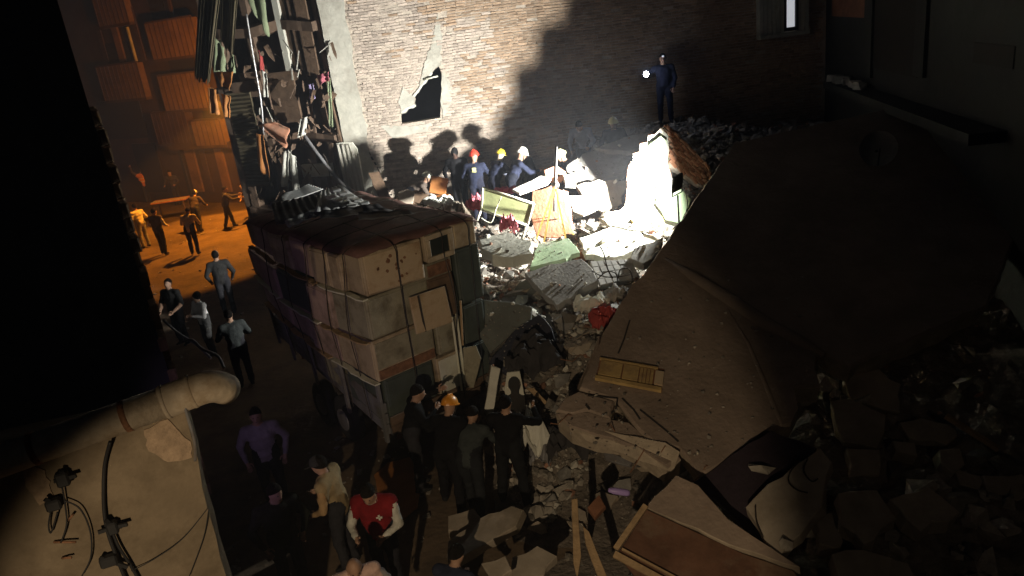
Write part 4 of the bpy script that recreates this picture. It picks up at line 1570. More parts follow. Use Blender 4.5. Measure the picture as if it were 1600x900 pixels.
# panels and slabs, one by one
panels = [
    ('salmon_panel', [(832, 298), (860, 290), (886, 300), (893, 330), (895, 366), (860, 372), (838, 366), (830, 340)], 15.0, (-.22, -1, .38), .07, M_salmon, 'salmon pink wall panel leaning behind the yellow tripod', 'wall panel', .03),
    ('pale_green_slab', [(828, 418), (842, 380), (888, 372), (906, 394), (870, 408)], 13.6, (-.05, -.35, 1), .1, M_mint, 'pale green painted slab glowing in front of the tripod', 'slab', .03),
    ('grey_slab', [(820, 426), (862, 412), (908, 404), (926, 420), (934, 438), (905, 455), (870, 478), (846, 455)], 12.8, (-.05, -.45, 1), .16, M_concrete, 'pitted grey concrete slab tilted below the pale green slab', 'slab', .03),
    ('cream_wall_piece', [(888, 306), (930, 304), (942, 322), (912, 336), (896, 330)], 15.4, (.1, -.8, .8), .05, M_white, 'small bright cream panel right of the tripod', 'panel', .01),
    ('grey_board', [(740, 478), (752, 468), (800, 472), (832, 480), (830, 500), (790, 530), (766, 552), (748, 520)], 11.6, (.15, -.8, .7), .04, M_greyboard, 'large grey-green board leaning beside the end of the load', 'board', .01),
    ('navy_panel', [(764, 566), (800, 520), (842, 490), (862, 512), (872, 548), (840, 575), (800, 590)], 11.2, (-.1, -.8, .7), .05, M_navy, 'dark navy panel propped below the grey-green board', 'panel', .02),
    ('yellowish_panel', [(724, 544), (744, 540), (752, 560), (740, 606), (728, 606)], 10.9, (.2, -1, .2), .04, M_greygreen, 'narrow yellow-grey panel between the load and the navy panel', 'panel', .01),
    ('white_sheet', [(768, 572), (782, 576), (776, 610), (770, 650), (757, 640)], 10.5, (.2, -1, .3), .03, M_whitecloth, 'cream upright sheet left of the black-jacketed man\'s head', 'panel', .02),
    ('white_sheet', [(792, 582), (812, 580), (818, 610), (822, 645), (796, 640), (788, 610)], 10.5, (-.05, -1, .3), .03, M_white, 'white ribbed board standing behind the black-jacketed man', 'board', .01),
    ('cream_strip', [(822, 606), (834, 606), (862, 636), (856, 636)], 10.2, (0, -.8, .8), .03, M_wood, 'thin pale wooden strip pointing at the big brown slab', 'strip', 0),
    ('dim_slab', [(884, 262), (910, 240), (950, 232), (985, 244), (975, 270), (930, 278), (900, 282)], 17.0, (-.1, -.6, 1), .18, M_concrete, 'shadowed grey slab just left of the white wall fragment', 'slab', .05),
    ('dim_slab', [(900, 290), (935, 280), (978, 282), (972, 318), (940, 330), (912, 310)], 16.2, (.05, -.9, .6), .15, M_dusty, 'brownish slab upright in shadow below the grey one', 'slab', .05),
    ('dim_slab', [(930, 232), (975, 214), (1030, 204), (1018, 216), (985, 236)], 17.2, (-.2, -.3, 1), .12, M_concrete, 'thin grey slab end at the feet of the torch bearer', 'slab', .03),
    ('white_beam', [(800, 296), (850, 272), (862, 276), (856, 286), (812, 302)], 16.0, (0, -.5, 1), .06, M_white, 'white lath panel slanting left of the tripod rod', 'panel', .01),
    ('pink_brick_lump', [(850, 266), (870, 258), (884, 268), (872, 276), (852, 275)], 16.2, (0, -.7, 1), .2, M_salmon, 'pinkish masonry lump behind the tripod rod', 'masonry lump', .02),
    ('white_block', [(880, 272), (898, 274), (900, 288), (884, 288)], 15.9, (.1, -.8, .7), .15, M_white, 'white block right of the tripod rod', 'block', .02),
    ('crumbled_edge', [(748, 372), (790, 362), (830, 376), (832, 396), (800, 402), (770, 398), (752, 388)], 13.6, (0, -.25, 1), .22, M_white, 'crumbling white floor edge over a dark gap by the load', 'slab', .06),
    ('wood_gable', [(985, 342), (1008, 322), (1034, 338), (1040, 350), (1010, 330), (990, 348)], 14.6, (0, -.8, .6), .04, M_yellowstrap, 'yellow bent board lying in the glare under the floodlight', 'board', .01),
    ('bright_slab', [(905, 372), (960, 350), (1000, 362), (1010, 385), (960, 402), (915, 398)], 14.2, (0, -.4, 1), .12, M_white, 'blown-out white slab in the middle of the glare', 'slab', .05),
    ('bright_slab', [(935, 340), (985, 318), (1020, 345), (1000, 360), (950, 352)], 14.7, (-.1, -.6, 1), .1, M_white, 'white slab at the foot of the white wall fragment', 'slab', .05),
    ('grey_block', [(990, 388), (1020, 378), (1036, 370), (1030, 400), (1005, 412), (985, 404)], 13.2, (-.1, -.5, 1), .2, M_concrete, 'grey block at the edge of the big brown slab', 'block', .03),
    ('flat_stone', [(700, 846), (744, 812), (800, 790), (818, 796), (806, 822), (760, 850), (716, 874), (698, 872)], 8.1, (-.05, -.25, 1), .14, M_dusty, 'pale flat slab lying on the ground in front of the helpers', 'slab', .03),
    ('flat_stone', [(700, 806), (740, 794), (752, 810), (720, 832), (700, 828)], 8.5, (0, -.25, 1), .16, M_dusty, 'dull block at the feet of the black-jacketed man', 'block', .03),
    ('orange_brown_piece', [(584, 742), (606, 722), (640, 714), (660, 740), (652, 790), (630, 812), (600, 800)], None, (0, 0, 1), .03, M_orange_brown, 'flat orange-brown piece lying on the street behind the red-vested man', 'board', .01),  # thin orange-brown plate laid flat at street level
    ('plank', [(893, 780), (902, 778), (908, 870), (902, 905), (896, 880)], 7.4, (0, -.7, 1), .04, M_wood, 'upright-pointing pale plank in the foreground debris', 'plank', .005),
    ('plank', [(911, 822), (920, 830), (948, 900), (938, 912), (915, 850)], 7.2, (0, -.7, 1), .04, M_wood, 'second pale plank slanting right in the foreground debris', 'plank', .005),
    ('dark_red_block', [(918, 792), (936, 772), (946, 790), (930, 808)], 7.9, (0, -.6, 1), .1, M_redwood, 'dark red block left of the purple bottle', 'block', .02),
    ('grey_strip', [(942, 704), (990, 718), (985, 728), (946, 718)], 8.6, (0, -.6, 1), .04, M_greymetal, 'grey strip of metal under the lip of the brown slab', 'metal strip', .01),
    ('dim_stone', [(800, 870), (840, 852), (870, 868), (850, 900), (800, 905)], 7.3, (0, -.3, 1), .15, M_dusty, 'dull stone at the bottom centre of the debris', 'stone', .04),
    ('dim_stone', [(752, 880), (790, 868), (800, 890), (770, 910)], 7.0, (0, -.3, 1), .12, M_dusty, 'small dull stone beside the flat pale slab', 'stone', .03),
]
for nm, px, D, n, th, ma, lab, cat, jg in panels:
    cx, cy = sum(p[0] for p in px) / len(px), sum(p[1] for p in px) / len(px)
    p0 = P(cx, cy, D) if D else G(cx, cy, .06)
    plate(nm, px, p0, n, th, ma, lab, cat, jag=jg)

# tiled floor fragment, tile by tile
tf = thing('tiled_floor_piece', P(955, 425, 13.0), 'tilted fragment of grey floor tiles laced with bent rods', 'floor fragment')
tn = V((-.05, -.5, 1)).normalized()
T0 = P(955, 425, 13.0)
tc = [HIT(x, y, T0, tn) for x, y in ((922, 408), (985, 405), (1000, 432), (938, 446))]
m = MB()
m.prism([p - tn * .012 for p in tc], -tn * .1)
m.build('screed', M_concrete, tf)
M_tile = mat('grey_tile', (.36, .35, .33), rough=.5, var=.1, bump=.05, objrand=.15)
for i in range(6):
    for j in range(4):
        if random.random() < .08:
            continue
        def tq(u, v):
            return tc[0].lerp(tc[1], u).lerp(tc[3].lerp(tc[2], u), v)
        g = .012
        m = MB()
        dz = tn * random.uniform(0, .012)
        m.prism([tq(i / 6 + g, j / 4 + g) + dz, tq((i + 1) / 6 - g, j / 4 + g) + dz, tq((i + 1) / 6 - g, (j + 1) / 4 - g) + dz, tq(i / 6 + g, (j + 1) / 4 - g) + dz], -tn * .02)
        m.build('tile', M_tile, tf)
# twisted rods
for i, (pts, lab) in enumerate((
        ([(938, 390), (944, 402), (950, 425), (958, 440)], 'thin bent rod crossing the tiled fragment'),
        ([(925, 428), (940, 436), (960, 438), (985, 434)], 'rod curving along the lower edge of the tiles'),
        ([(966, 440), (970, 426), (984, 426), (988, 446), (975, 450)], 'dark hooped rod standing on the tiles'),
        ([(935, 440), (948, 430), (962, 432), (966, 446)], 'smaller dark hooped rod by the tiles'),
        ([(752, 345), (768, 352), (776, 330), (784, 312)], 'pale thin leg of bent tube under the olive board'),
        ([(885, 555), (895, 600), (905, 640)], 'thin rod hanging down the debris face'),
        ([(872, 520), (880, 560), (885, 600)], 'thin dark rod beside the navy panel'))):
    cable('steel_rod', [P(x, y, 12.7 if y > 380 and y < 460 else 11.0 if y > 460 else 14.9) + V((0, 0, .06)) for x, y in pts], .011, lab, M_rope if i != 4 else M_palemetal, 'rod')

# olive headboard with pale frame
hb = thing('bed_headboard', P(792, 340, 14.9), 'olive board in a pale tube frame tipped over beside the load', 'headboard')
hn = V((.05, -1, .35)).normalized()
H0 = P(792, 322, 15.0)
hq = [HIT(x, y, H0, hn) for x, y in ((754, 293), (834, 318), (824, 352), (752, 328))]
m = MB()
m.prism(hq, -hn * .03)
m.build('board', M_olive, hb)
for a, b in ((0, 1), (1, 2), (2, 3), (3, 0)):
    m = MB()
    m.tube([hq[a] + hn * .01, hq[b] + hn * .01], .025, 6)
    m.build('frame_tube', M_palemetal, hb)
for a, (x, y) in ((2, (815, 374)), (3, (742, 352))):
    m = MB()
    m.tube([hq[a], P(x, y, 14.8)], .025, 6)
    m.build('leg', M_palemetal, hb)


# crumpled cloth heaps
def cloth(name, c, size, ma, label, seed, cat='cloth', group=None, n=14):
    m = MB()
    vs, fs = [], []
    for j in range(n + 1):
        for i in range(n + 1):
            u, v = i / n - .5, j / n - .5
            r = max(abs(u), abs(v)) * 2
            q = V((u * 3, v * 3, seed))
            zz = (1 - r ** 2) * .6 + .55 * noise.noise(q * 1.7) + .3 * noise.noise(q * 4.1)
            vs.append(V(c) + V((u * size[0] * (1 + .2 * noise.noise(q * 2 + V((5, 0, 0)))), v * size[1] * (1 + .2 * noise.noise(q * 2 + V((0, 5, 0)))), zz * size[2])))
    for j in range(n):
        for i in range(n):
            a = j * (n + 1) + i
            fs.append((a, a + 1, a + n + 2, a + n + 1))
    m.add(vs, fs, 0, False)
    o = tag(m.build(name, ma), label, cat, group)
    md = o.modifiers.new('thick', 'SOLIDIFY')
    md.thickness = .012
    return o


cloth('white_tarpaulin_bag', P(818, 690, 9.8), (.75, .6, .7), M_whitecloth, 'crumpled white plastic sack at the foot of the debris', 1, 'sack')
cloth('grey_bag', P(848, 705, 9.7), (.4, .4, .35), M_greymetal, 'crumpled grey sheeting right of the white sack', 2, 'sheeting')
cloth('red_cloth', P(948, 500, 11.6), (.55, .4, .3), M_redcloth, 'dark red cloth in the gap beside the brown slab', 3)
cloth('pale_cloth', P(925, 478, 12.0), (.6, .35, .25), M_whitecloth, 'crumpled cream cloth above the dark red cloth', 4)
cloth('grey_cloth', P(965, 462, 12.2), (.5, .4, .2), M_concrete, 'grey crumpled sheet beside the tiled fragment', 5)
cloth('pink_cloth', P(745, 322, 15.4), (.5, .4, .3), M_pinkcloth, 'pink patterned cloth heap at the red-helmeted rescuer\'s feet', 6)
cloth('pink_cloth', P(790, 300, 16.2), (.7, .35, .15), M_pinkcloth, 'bright pink cloth strip above the olive board', 7)
cloth('pink_cloth', P(795, 356, 14.3), (.35, .3, .35), M_pinkcloth, 'pinkish rag draped on the crumbling white edge', 8)
cloth('cream_cloth', P(680, 322, 15.6), (.8, .5, .3), M_whitecloth, 'pale blanket bundle behind the trailer load', 9)
cloth('cream_cloth', P(712, 335, 15.0), (.55, .4, .3), M_dusty, 'dusty bundle between the load and the pink cloth', 10)
cloth('dark_cloth', P(835, 560, 10.9), (.9, .6, .5), M_darkcloth, 'dark crumpled fabric under the navy panel', 11)
cloth('dark_cloth', P(890, 690, 9.6), (.7, .5, .5), M_darkcloth, 'dark fabric heap under the lip of the brown slab', 12)
# purple bottle
bt = P(967, 768, 7.9)
m = MB()
ax_ = V((.95, -.1, -.25)).normalized()
m.tube([bt - ax_ * .13, bt - ax_ * .12, bt - ax_ * .06, bt + ax_ * .1, bt + ax_ * .13], [.02, .026, .042, .042, .03], 10)
tag(m.build('plastic_bottle', mat('lilac_plastic', (.38, .28, .62), rough=.35, var=.05, bump=0)), 'pale lilac plastic bottle lying in the foreground debris', 'bottle')

# orange chair and leaning ladder at the wall foot
ch = thing('wooden_chair', P(690, 300, 18.2), 'orange-brown wooden chair upturned against the brick wall', 'chair')
cc = P(685, 290, 18.2)
m = MB()
m.bbox(cc, (.42, .05, .42), .02, Matrix.Rotation(.3, 3, 'Y'))
m.build('backrest', M_orange_brown, ch)
m = MB()
m.bbox(cc + V((.05, -.2, -.3)), (.42, .4, .05), .02, Matrix.Rotation(.3, 3, 'X'))
m.build('seat', M_orange_brown, ch)
for dx, dy in ((-.17, -.36), (.25, -.36), (-.17, 0), (.25, 0)):
    m = MB()
    m.bar(cc + V((dx, dy, -.3)), cc + V((dx + .12, dy, -.75)), .045)
    m.build('leg', M_wood, ch)
# dark arch of debris at wall foot
plate('dark_board', [(588, 300), (575, 270), (592, 268), (612, 312), (650, 296), (700, 318), (700, 345), (600, 345)], P(640, 320, 17.8), (0, -1, .4), .08, M_brownwood, 'broken dark board propped against the foot of the brick wall', 'board', jag=.03)
plate('plaster_block', [(622, 300), (636, 296), (648, 300), (642, 330), (622, 334)], P(634, 315, 17.4), (.1, -1, .2), .15, M_dusty, 'cracked beige block at the foot of the brick wall', 'block', jag=.02)
# standing white boards at the wall corner
wbp = [(524, 224), (536, 222), (550, 222), (558, 232), (570, 300), (572, 318), (545, 306), (538, 290)]
wh = plate('white_board_bundle', wbp, P(548, 265, 20.3), (-.1, -1, .15), .08, M_white, 'tall white corrugated board standing at the corner of the brick wall', 'board', jag=.01)
m = MB()
for i in range(4):
    a, b = P(528 + i * 7, 226, 20.27), P(546 + i * 6.5, 302, 20.2)
    m.bar(a, b, .05, .05)
m.build('rib', M_plaster, wh)
plate('white_sheet', [(556, 300), (580, 306), (584, 316), (566, 322), (548, 314)], P(566, 312, 18.5), (0, -.6, 1), .03, M_whitecloth, 'torn white sheet at the foot of the white corrugated board', 'sheet', jag=.02)

# ------------------------------------------------------------------ loose rubble, too much to count
def chunk_template(seed, flat=1.0, npt=11):
    rnd = random.Random(seed)
    bm = bmesh.new()
    for i in range(npt):
        v = V((rnd.gauss(0, 1), rnd.gauss(0, 1), rnd.gauss(0, 1))).normalized() * rnd.uniform(.7, 1.0)
        bm.verts.new(V((v.x, v.y * .85, v.z * flat)) * .5)
    r = bmesh.ops.convex_hull(bm, input=bm.verts)
    junk = [g for g in r['geom_interior'] if isinstance(g, bmesh.types.BMVert)] + [v for v in bm.verts if not v.link_faces]
    bmesh.ops.delete(bm, geom=list(set(junk)), context='VERTS')
    bm.verts.index_update()
    t = ([v.co.copy() for v in bm.verts], [tuple(v.index for v in f.verts) for f in bm.faces])
    bm.free()
    return t


templates = [chunk_template(i, .55 + .08 * (i % 5)) for i in range(14)]
fine = [chunk_template(50 + i, .7, 6) for i in range(5)]


def under_slab(x, y):
    return x > .38 + (y - 9) * .72 - .1 and 7.9 < y < 15.4


def fragment(name, x, y, size, ma, label, group, seed, zoff=.05):
    """a tilted piece of broken floor lying on the mound"""
    rnd = random.Random(seed)
    n = V((rnd.uniform(-.5, .5), rnd.uniform(-.75, .2), 1)).normalized()
    u = n.orthogonal().normalized()
    w = n.cross(u)
    c = V((x, y, hgt(x, y, False) + zoff))
    k = rnd.randint(5, 7)
    a0 = rnd.random() * 6
    poly = []
    for i in range(k):
        a = a0 + (i + rnd.uniform(-.3, .3)) * 2 * math.pi / k
        r = size * rnd.uniform(.55, 1)
        poly.append(c + u * math.cos(a) * r + w * math.sin(a) * r * .75)
    poly = jagged(poly, .03, .12)
    th = rnd.uniform(.05, .14)
    m = MB()
    m.prism(poly, -n * th, 0, 1, back=[p - n * th + (c - p).normalized() * rnd.uniform(-.02, .04) for p in poly])
    o = tag(m.build(name, [ma, M_slab_edge]), label, 'slab fragment', group)
    PLATES.append(o)
    return o


rf = random.Random(5)
frag_mats = [M_concrete, M_dusty, M_greyboard, M_concrete, M_white, M_dusty]
frag_names = ['grey concrete', 'tan', 'grey-green', 'pale grey', 'white', 'dusty tan']
ords = ['nearest', 'second', 'third', 'fourth', 'fifth', 'sixth', 'seventh', 'eighth']


def strew(count, xr, yr, sr_, mi_, where, group, seed, size_word):
    made = {}
    for i in range(count):
        k = mi_(i)
        o = fragment('slab_fragment', rf.uniform(*xr), rf.uniform(*yr), rf.uniform(*sr_), frag_mats[k], '', group, seed + i)
        made.setdefault(k, []).append(o)
    for k, os_ in made.items():
        os_.sort(key=lambda o: sum(v.co.x for v in o.data.vertices) / len(o.data.vertices))
        for q, o in enumerate(os_):
            tag(o, f'{frag_names[k]} {size_word} fragment {where}, {ords[q]} of its colour counting from the load', 'slab fragment', group)


strew(16, (-.5, 2.0), (11.3, 13.2), (.25, .55), lambda i: i % 4, 'in the shaded gap', 'fragments in the shaded gap', 200, 'floor')
strew(14, (-1.6, 3.0), (13.8, 17.5), (.25, .5), lambda i: 2 + i % 4, 'in the floodlit rubble', 'fragments in the floodlight', 300, 'floor')
strew(9, (.2, 1.9), (8.6, 10.3), (.18, .38), lambda i: i % 3, 'in the foreground debris', 'fragments in the foreground', 400, 'small')

from mathutils.bvhtree import BVHTree
bvv, bvf = [], []
for o in PLATES:
    b_ = len(bvv)
    bvv += [v.co.copy() for v in o.data.vertices]
    bvf += [tuple(b_ + i for i in p.vertices) for p in o.data.polygons]
plate_bvh = BVHTree.FromPolygons(bvv, bvf)


def surf(x, y, z):
    hit = plate_bvh.ray_cast(V((x, y, 6)), V((0, 0, -1)))
    if hit[0] is not None and hit[1] is not None and abs(hit[1].z) > .55 and z < hit[0].z < z + 1.3:
        return hit[0].z
    return z


def scatter(name, count, ma, smin, smax, region, seed, power=2.2, sink=.25, on_top=.06):
    rnd = random.Random(seed)
    m = MB()
    n = 0
    tries = 0
    while n < count and tries < count * 8:
        tries += 1
        x, y = region(rnd)
        if under_slab(x, y) and rnd.random() < .9:
            continue
        z0 = hgt(x, y)
        if z0 < .03:
            continue
        z = surf(x, y, z0)
        if z > z0 + .01 and rnd.random() > on_top:
            continue
        s = smin + (smax - smin) * rnd.random() ** power
        vs, fs = templates[rnd.randrange(14)] if smax > .1 else fine[rnd.randrange(5)]
        R = Matrix.Rotation(rnd.uniform(-.7, .7), 3, 'X') @ Matrix.Rotation(rnd.uniform(-.7, .7), 3, 'Y') @ Matrix.Rotation(rnd.uniform(0, 6.28), 3, 'Z')
        c = V((x, y, z + s * (.35 - sink)))
        R = R * s
        b_ = len(m.v)
        m.v.extend([c + R @ v for v in vs])
        m.f.extend([tuple([b_ + i for i in f]) for f in fs])
        n += 1
    m.m = [0] * len(m.f)
    m.sm = [False] * len(m.f)
    return tag(m.build(name, ma, fix=False), kind='stuff')


def reg_all(r):
    y = 8.4 + 13 * r.random()
    return (lerp(XL, y) - .4 + (9.2 - lerp(XL, y)) * r.random(), y)


def reg_front(r):
    return (r.uniform(-.6, 2.0), r.uniform(8.2, 11.8))


def reg_mid(r):
    return (r.uniform(-1.6, 4.4), r.uniform(11.5, 17.5))


def reg_right(r):
    return (r.uniform(1.0, 7.2), r.uniform(4.0, 10.2))


def reg_top(r):
    return (r.gauss(5.2, 1.2), r.gauss(18.8, 1.2))


scatter('concrete_rubble', 1500, M_chunk, .05, .42, reg_all, 1)
scatter('concrete_rubble', 700, M_chunk, .04, .30, reg_mid, 2)
scatter('concrete_rubble', 650, M_chunk, .04, .30, reg_front, 3)
scatter('concrete_rubble', 260, M_chunk, .10, .60, reg_right, 4, 1.6)
scatter('concrete_rubble', 900, M_chunk, .06, .34, reg_top, 5)
scatter('brick_rubble', 900, M_chunk_brick, .06, .24, reg_all, 6)
scatter('brick_rubble', 350, M_chunk_brick, .05, .2, reg_mid, 7)
scatter('plaster_rubble', 1700, M_chunk_white, .025, .24, reg_mid, 8, 3.0, .15)
scatter('concrete_rubble', 700, M_chunk, .02, .13, reg_mid, 18, 2.5, .1, .35)
scatter('brick_rubble', 300, M_chunk_brick, .03, .16, reg_mid, 19, 2.5, .1)
scatter('plaster_rubble', 350, M_chunk_white, .03, .2, reg_front, 9)

scatter('fine_rubble', 3500, M_chunk, .012, .06, reg_front, 21, 1.5, .1, .3)
scatter('fine_rubble', 4000, M_chunk, .012, .06, reg_mid, 22, 1.5, .1, .3)
# crumbs and lumps lying on the big slab
rl = random.Random(77)
m = MB()
n = 0
while n < 420:
    px_, py_ = rl.uniform(880, 1280), rl.uniform(430, 720)
    if px_ < 1000 - (py_ - 430) * .56 + 10 or px_ > 1290 - (py_ - 560) * .9 or rl.random() > (py_ - 380) / 330:
        continue
    p = slp(px_, py_, 0)
    sz = .012 + .07 * rl.random() ** 4
    vs, fs = templates[rl.randrange(14)]
    Rr = Matrix.Rotation(rl.uniform(0, 6), 3, 'Z')
    m.add([p + SN * sz * .2 + Rr @ (v * sz) for v in vs], fs)
    n += 1
tag(m.build('slab_crumbs', M_chunk, slab, fix=False), kind='stuff')
for i, (px_, py_) in enumerate(((1000, 432), (968, 470), (942, 515), (925, 560), (900, 650), (950, 668), (1010, 690), (1055, 705), (1120, 728), (1240, 655), (1275, 570))):
    a = slp(px_, py_, -.1)
    d = V((rl.uniform(-.7, .1), rl.uniform(-.6, .1), rl.uniform(-.1, .5)))
    pts = [a, a + d * .25, a + d * .4 + V((rl.uniform(-.1, .1), 0, rl.uniform(-.2, .05))), a + d * .5 + V((rl.uniform(-.15, .15), 0, rl.uniform(-.35, 0)))]
    m = MB()
    m.tube(pts, .007, 5)
    m.build('rebar', M_rust, slab)

# larger loose blocks that can be told apart
big = [bpy.data.meshes.new('rubble_block') for _ in range(6)]
for k, me in enumerate(big):
    vs, fs = templates[k]
    me.from_pydata([tuple(v) for v in vs], [], fs)
    me.materials.append((M_concrete, M_dusty, M_white, M_concrete, M_redbrick, M_dusty)[k])
spots = [
    (905, 338, 'white', 'in the glare below the cream panel'), (925, 352, 'white', 'right of the tripod in the glare'), (948, 368, 'white', 'beside the blown-out slab'),
    (975, 388, 'grey', 'between the glare and the grey block'), (1000, 372, 'white', 'just under the yellow bent board'), (930, 392, 'brick', 'orange brick lump above the tiled fragment'),
    (912, 398, 'brick', 'orange brick lump right of the pale green slab'), (812, 412, 'white', 'beside the pale green slab near the load'), (796, 430, 'grey', 'in the dark gap left of the pitted slab'),
    (815, 470, 'white', 'pale block above the grey-green board'), (838, 486, 'white', 'pale wedge beside the navy panel'), (870, 500, 'grey', 'right of the navy panel'),
    (900, 470, 'grey', 'under the pitted slab'), (905, 545, 'tan', 'tan lump beside the brown slab edge'), (880, 590, 'grey', 'dark lump above the pale wooden strip'),
    (700, 330, 'grey', 'behind the trailer load'), (760, 345, 'grey', 'under the olive board'), (845, 390, 'white', 'at the tripod foot'), (780, 395, 'white', 'under the crumbling edge'),
    (1080, 215, 'grey', 'right of the torch bearer'), (1110, 222, 'grey', 'on the dim pile beyond the brick flank'), (1135, 205, 'grey', 'top of the dim pile'), (1125, 245, 'grey', 'lower on the dim pile'),
    (900, 820, 'tan', 'between the two pale planks'), (860, 780, 'grey', 'behind the flat pale slab'), (880, 740, 'grey', 'below the crumpled grey sheeting'), (840, 825, 'tan', 'right end of the flat pale slab'),
    (1050, 840, 'tan', 'before the red-brown panel'), (960, 250, 'grey', 'on the shadowed grey slab'), (870, 250, 'grey', 'behind the white block'),
]
cm = {'white': (2,), 'grey': (0, 3), 'tan': (1, 5), 'brick': (4,)}
for px, py, c_, lab in spots:
    # march along the ray to the mound
    d = ray(px, py)
    D = 6.5
    while D < 21 and (CAM + d * D).z > hgt((CAM + d * D).x, (CAM + d * D).y, False) + .08:
        D += .05
    o = bpy.data.objects.new('rubble_block', big[random.choice(cm[c_])])
    col.objects.link(o)
    o.location = CAM + d * D
    s = random.uniform(.32, .5)
    o.scale = (s * random.uniform(.8, 1.4), s, s * random.uniform(.6, 1))
    o.rotation_euler = [random.uniform(-.5, .5), random.uniform(-.5, .5), random.uniform(0, 6)]
    cn = {'white': 'white plaster block ', 'grey': 'grey concrete lump ', 'tan': 'tan concrete lump ', 'brick': ''}[c_]
    if lab.split()[0] in ('pale', 'tan', 'dark', 'orange'):
        cn = ''
    tag(o, cn + lab, 'rubble block', 'larger loose blocks')

# ------------------------------------------------------------------ things hanging on the street front
def hang(name, px, off, ma, label, cat='cloth', group='cloths hanging on the torn street front', fold=.05):
    """cloth strip: photo outline of four corners (top left, top right, bottom right, bottom left) on the street front"""
    a, b, c, d = [fp(x, y, off) for x, y in px]
    n1, n2 = 10, 12
    vs, fs = [], []
    sd = random.random() * 50
    for j in range(n2 + 1):
        for i in range(n1 + 1):
            u, v = i / n1, j / n2
            p = a.lerp(b, u).lerp(d.lerp(c, u), v)
            p = p + FN * (fold * math.sin(u * 9 + sd) * (.3 + v) + .04 * noise.noise(V((u * 3, v * 3, sd)))) + V((0, 0, .05 * noise.noise(V((u * 4, 3, sd))) * v))
            vs.append(p)
    for j in range(n2):
        for i in range(n1):
            q = j * (n1 + 1) + i
            fs.append((q, q + 1, q + n1 + 2, q + n1 + 1))
    m = MB()
    m.add(vs, fs, 0, True)
    o = tag(m.build(name, ma), label, cat, group)
    md = o.modifiers.new('thick', 'SOLIDIFY')
    md.thickness = .012
    return o


hang('hanging_cloth', [(381, -15), (412, -15), (420, 58), (398, 20)], .8, M_greencloth, 'pale green awning rag hanging at the top of the street front')
hang('hanging_cloth', [(336, 58), (350, 75), (352, 112), (335, 112)], 1.4, M_greencloth, 'pale green shirt hung beside the brown metal sheets')
hang('hanging_cloth', [(361, 80), (366, 90), (368, 115), (362, 112)], 1.3, M_greencloth, 'narrow pale rag right of the green shirt')
hang('hanging_cloth', [(404, 78), (410, 92), (412, 112), (406, 108)], .7, M_redcloth, 'narrow red cloth hanging on the pole')
hang('hanging_cloth', [(409, 108), (418, 116), (420, 150), (412, 152)], .72, M_whitecloth, 'grey-white rag below the narrow red cloth')
hang('hanging_cloth', [(482, 132), (490, 130), (494, 152), (483, 156)], .4, M_lilac, 'lilac cloth at the open window by the brick corner')
hang('hanging_cloth', [(495, 118), (514, 112), (516, 126), (498, 134)], .42, M_pinkcloth, 'red and pink bundle at the open window by the brick corner')
hang('hanging_cloth', [(511, 120), (516, 122), (522, 200), (516, 196)], .34, M_greencloth, 'long narrow green towel beside the brick corner')
hang('hanging_cloth', [(402, 196), (428, 190), (452, 200), (446, 232)], .9, M_salmon, 'dusty pink curtain bunched under the balcony')
hang('hanging_cloth', [(400, 208), (412, 212), (424, 282), (402, 260)], .95, M_orange_brown, 'orange-brown curtain edge under the balcony')
hang('hanging_cloth', [(440, 238), (452, 234), (450, 292), (438, 290)], .85, M_whitecloth, 'left of two long white sheets hanging above the load')
hang('hanging_cloth', [(452, 236), (462, 246), (468, 298), (456, 296)], .8, M_whitecloth, 'right of two long white sheets hanging above the load')
hang('hanging_cloth', [(470, 186), (480, 182), (476, 212), (466, 214)], .6, M_whitecloth, 'torn white rag at the broken balcony corner')
hang('hanging_cloth', [(335, 112), (366, 112), (362, 140), (345, 135)], 1.9, M_orange_lit_cloth, 'orange-lit cloth beneath the green shirt')
hang('hanging_cloth', [(326, 136), (338, 140), (342, 178), (330, 176)], 2.4, M_orange_lit_cloth, 'orange-lit jacket hanging over the ochre balcony')
hang('hanging_cloth', [(345, 146), (360, 150), (358, 184), (350, 182)], 2.2, M_orange_lit_cloth, 'brightest orange-lit garment beside the roller shutter')
# brown corrugated sheets hanging free
for px, lab, off in (([(312, -20), (345, -20), (326, 128), (304, 122)], 'tall brown corrugated sheet hanging nearest the ochre building', 2.2), ([(345, -20), (372, -20), (364, 86), (345, 62)], 'shorter brown corrugated sheet hanging beside the tall one', 1.7)):
    a, b, c, d = [fp(x, y, off) for x, y in px]
    vs, fs = [], []
    N = 28
    for i in range(N + 1):
        t = i / N
        o_ = FN * .04 * math.sin(t * 7 * 2 * math.pi)
        vs += [a.lerp(b, t) + o_, d.lerp(c, t) + o_ + V((0, 0, random.uniform(-.1, .1)))]
    for i in range(N):
        fs.append((2 * i, 2 * i + 2, 2 * i + 3, 2 * i + 1))
    m = MB()
    m.add(vs, fs, 0, True)
    o = tag(m.build('hanging_metal_sheet', M_oliveshade), lab, 'metal sheet', 'sheets hanging over the street')
    md = o.modifiers.new('thick', 'SOLIDIFY')
    md.thickness = .01
for pts, r, lab, ma in (([(385, 22), (396, 90), (408, 160), (412, 210)], .025, 'thin pole leaning down the street front', M_steel), ([(476, 212), (500, 245), (530, 282), (556, 302)], .05, 'dark fallen pole slanting down to the white board', M_greymetal), ([(505, 240), (512, 255), (516, 280)], .015, 'short dangling wire by the broken sill', M_rope)):
    cable('pole', [fp(x, y, .9) for x, y in pts], r, lab, ma, 'pole')
# ------------------------------------------------------------------ people
CLOTH = {}


def cl(rgb):
    k = tuple(round(c, 3) for c in rgb)
    if k not in CLOTH:
        CLOTH[k] = mat('garment_%d' % len(CLOTH), k, rough=.95, var=.25, scale=7, bump=.7, bscale=11, spec=.08)
    return CLOTH[k]


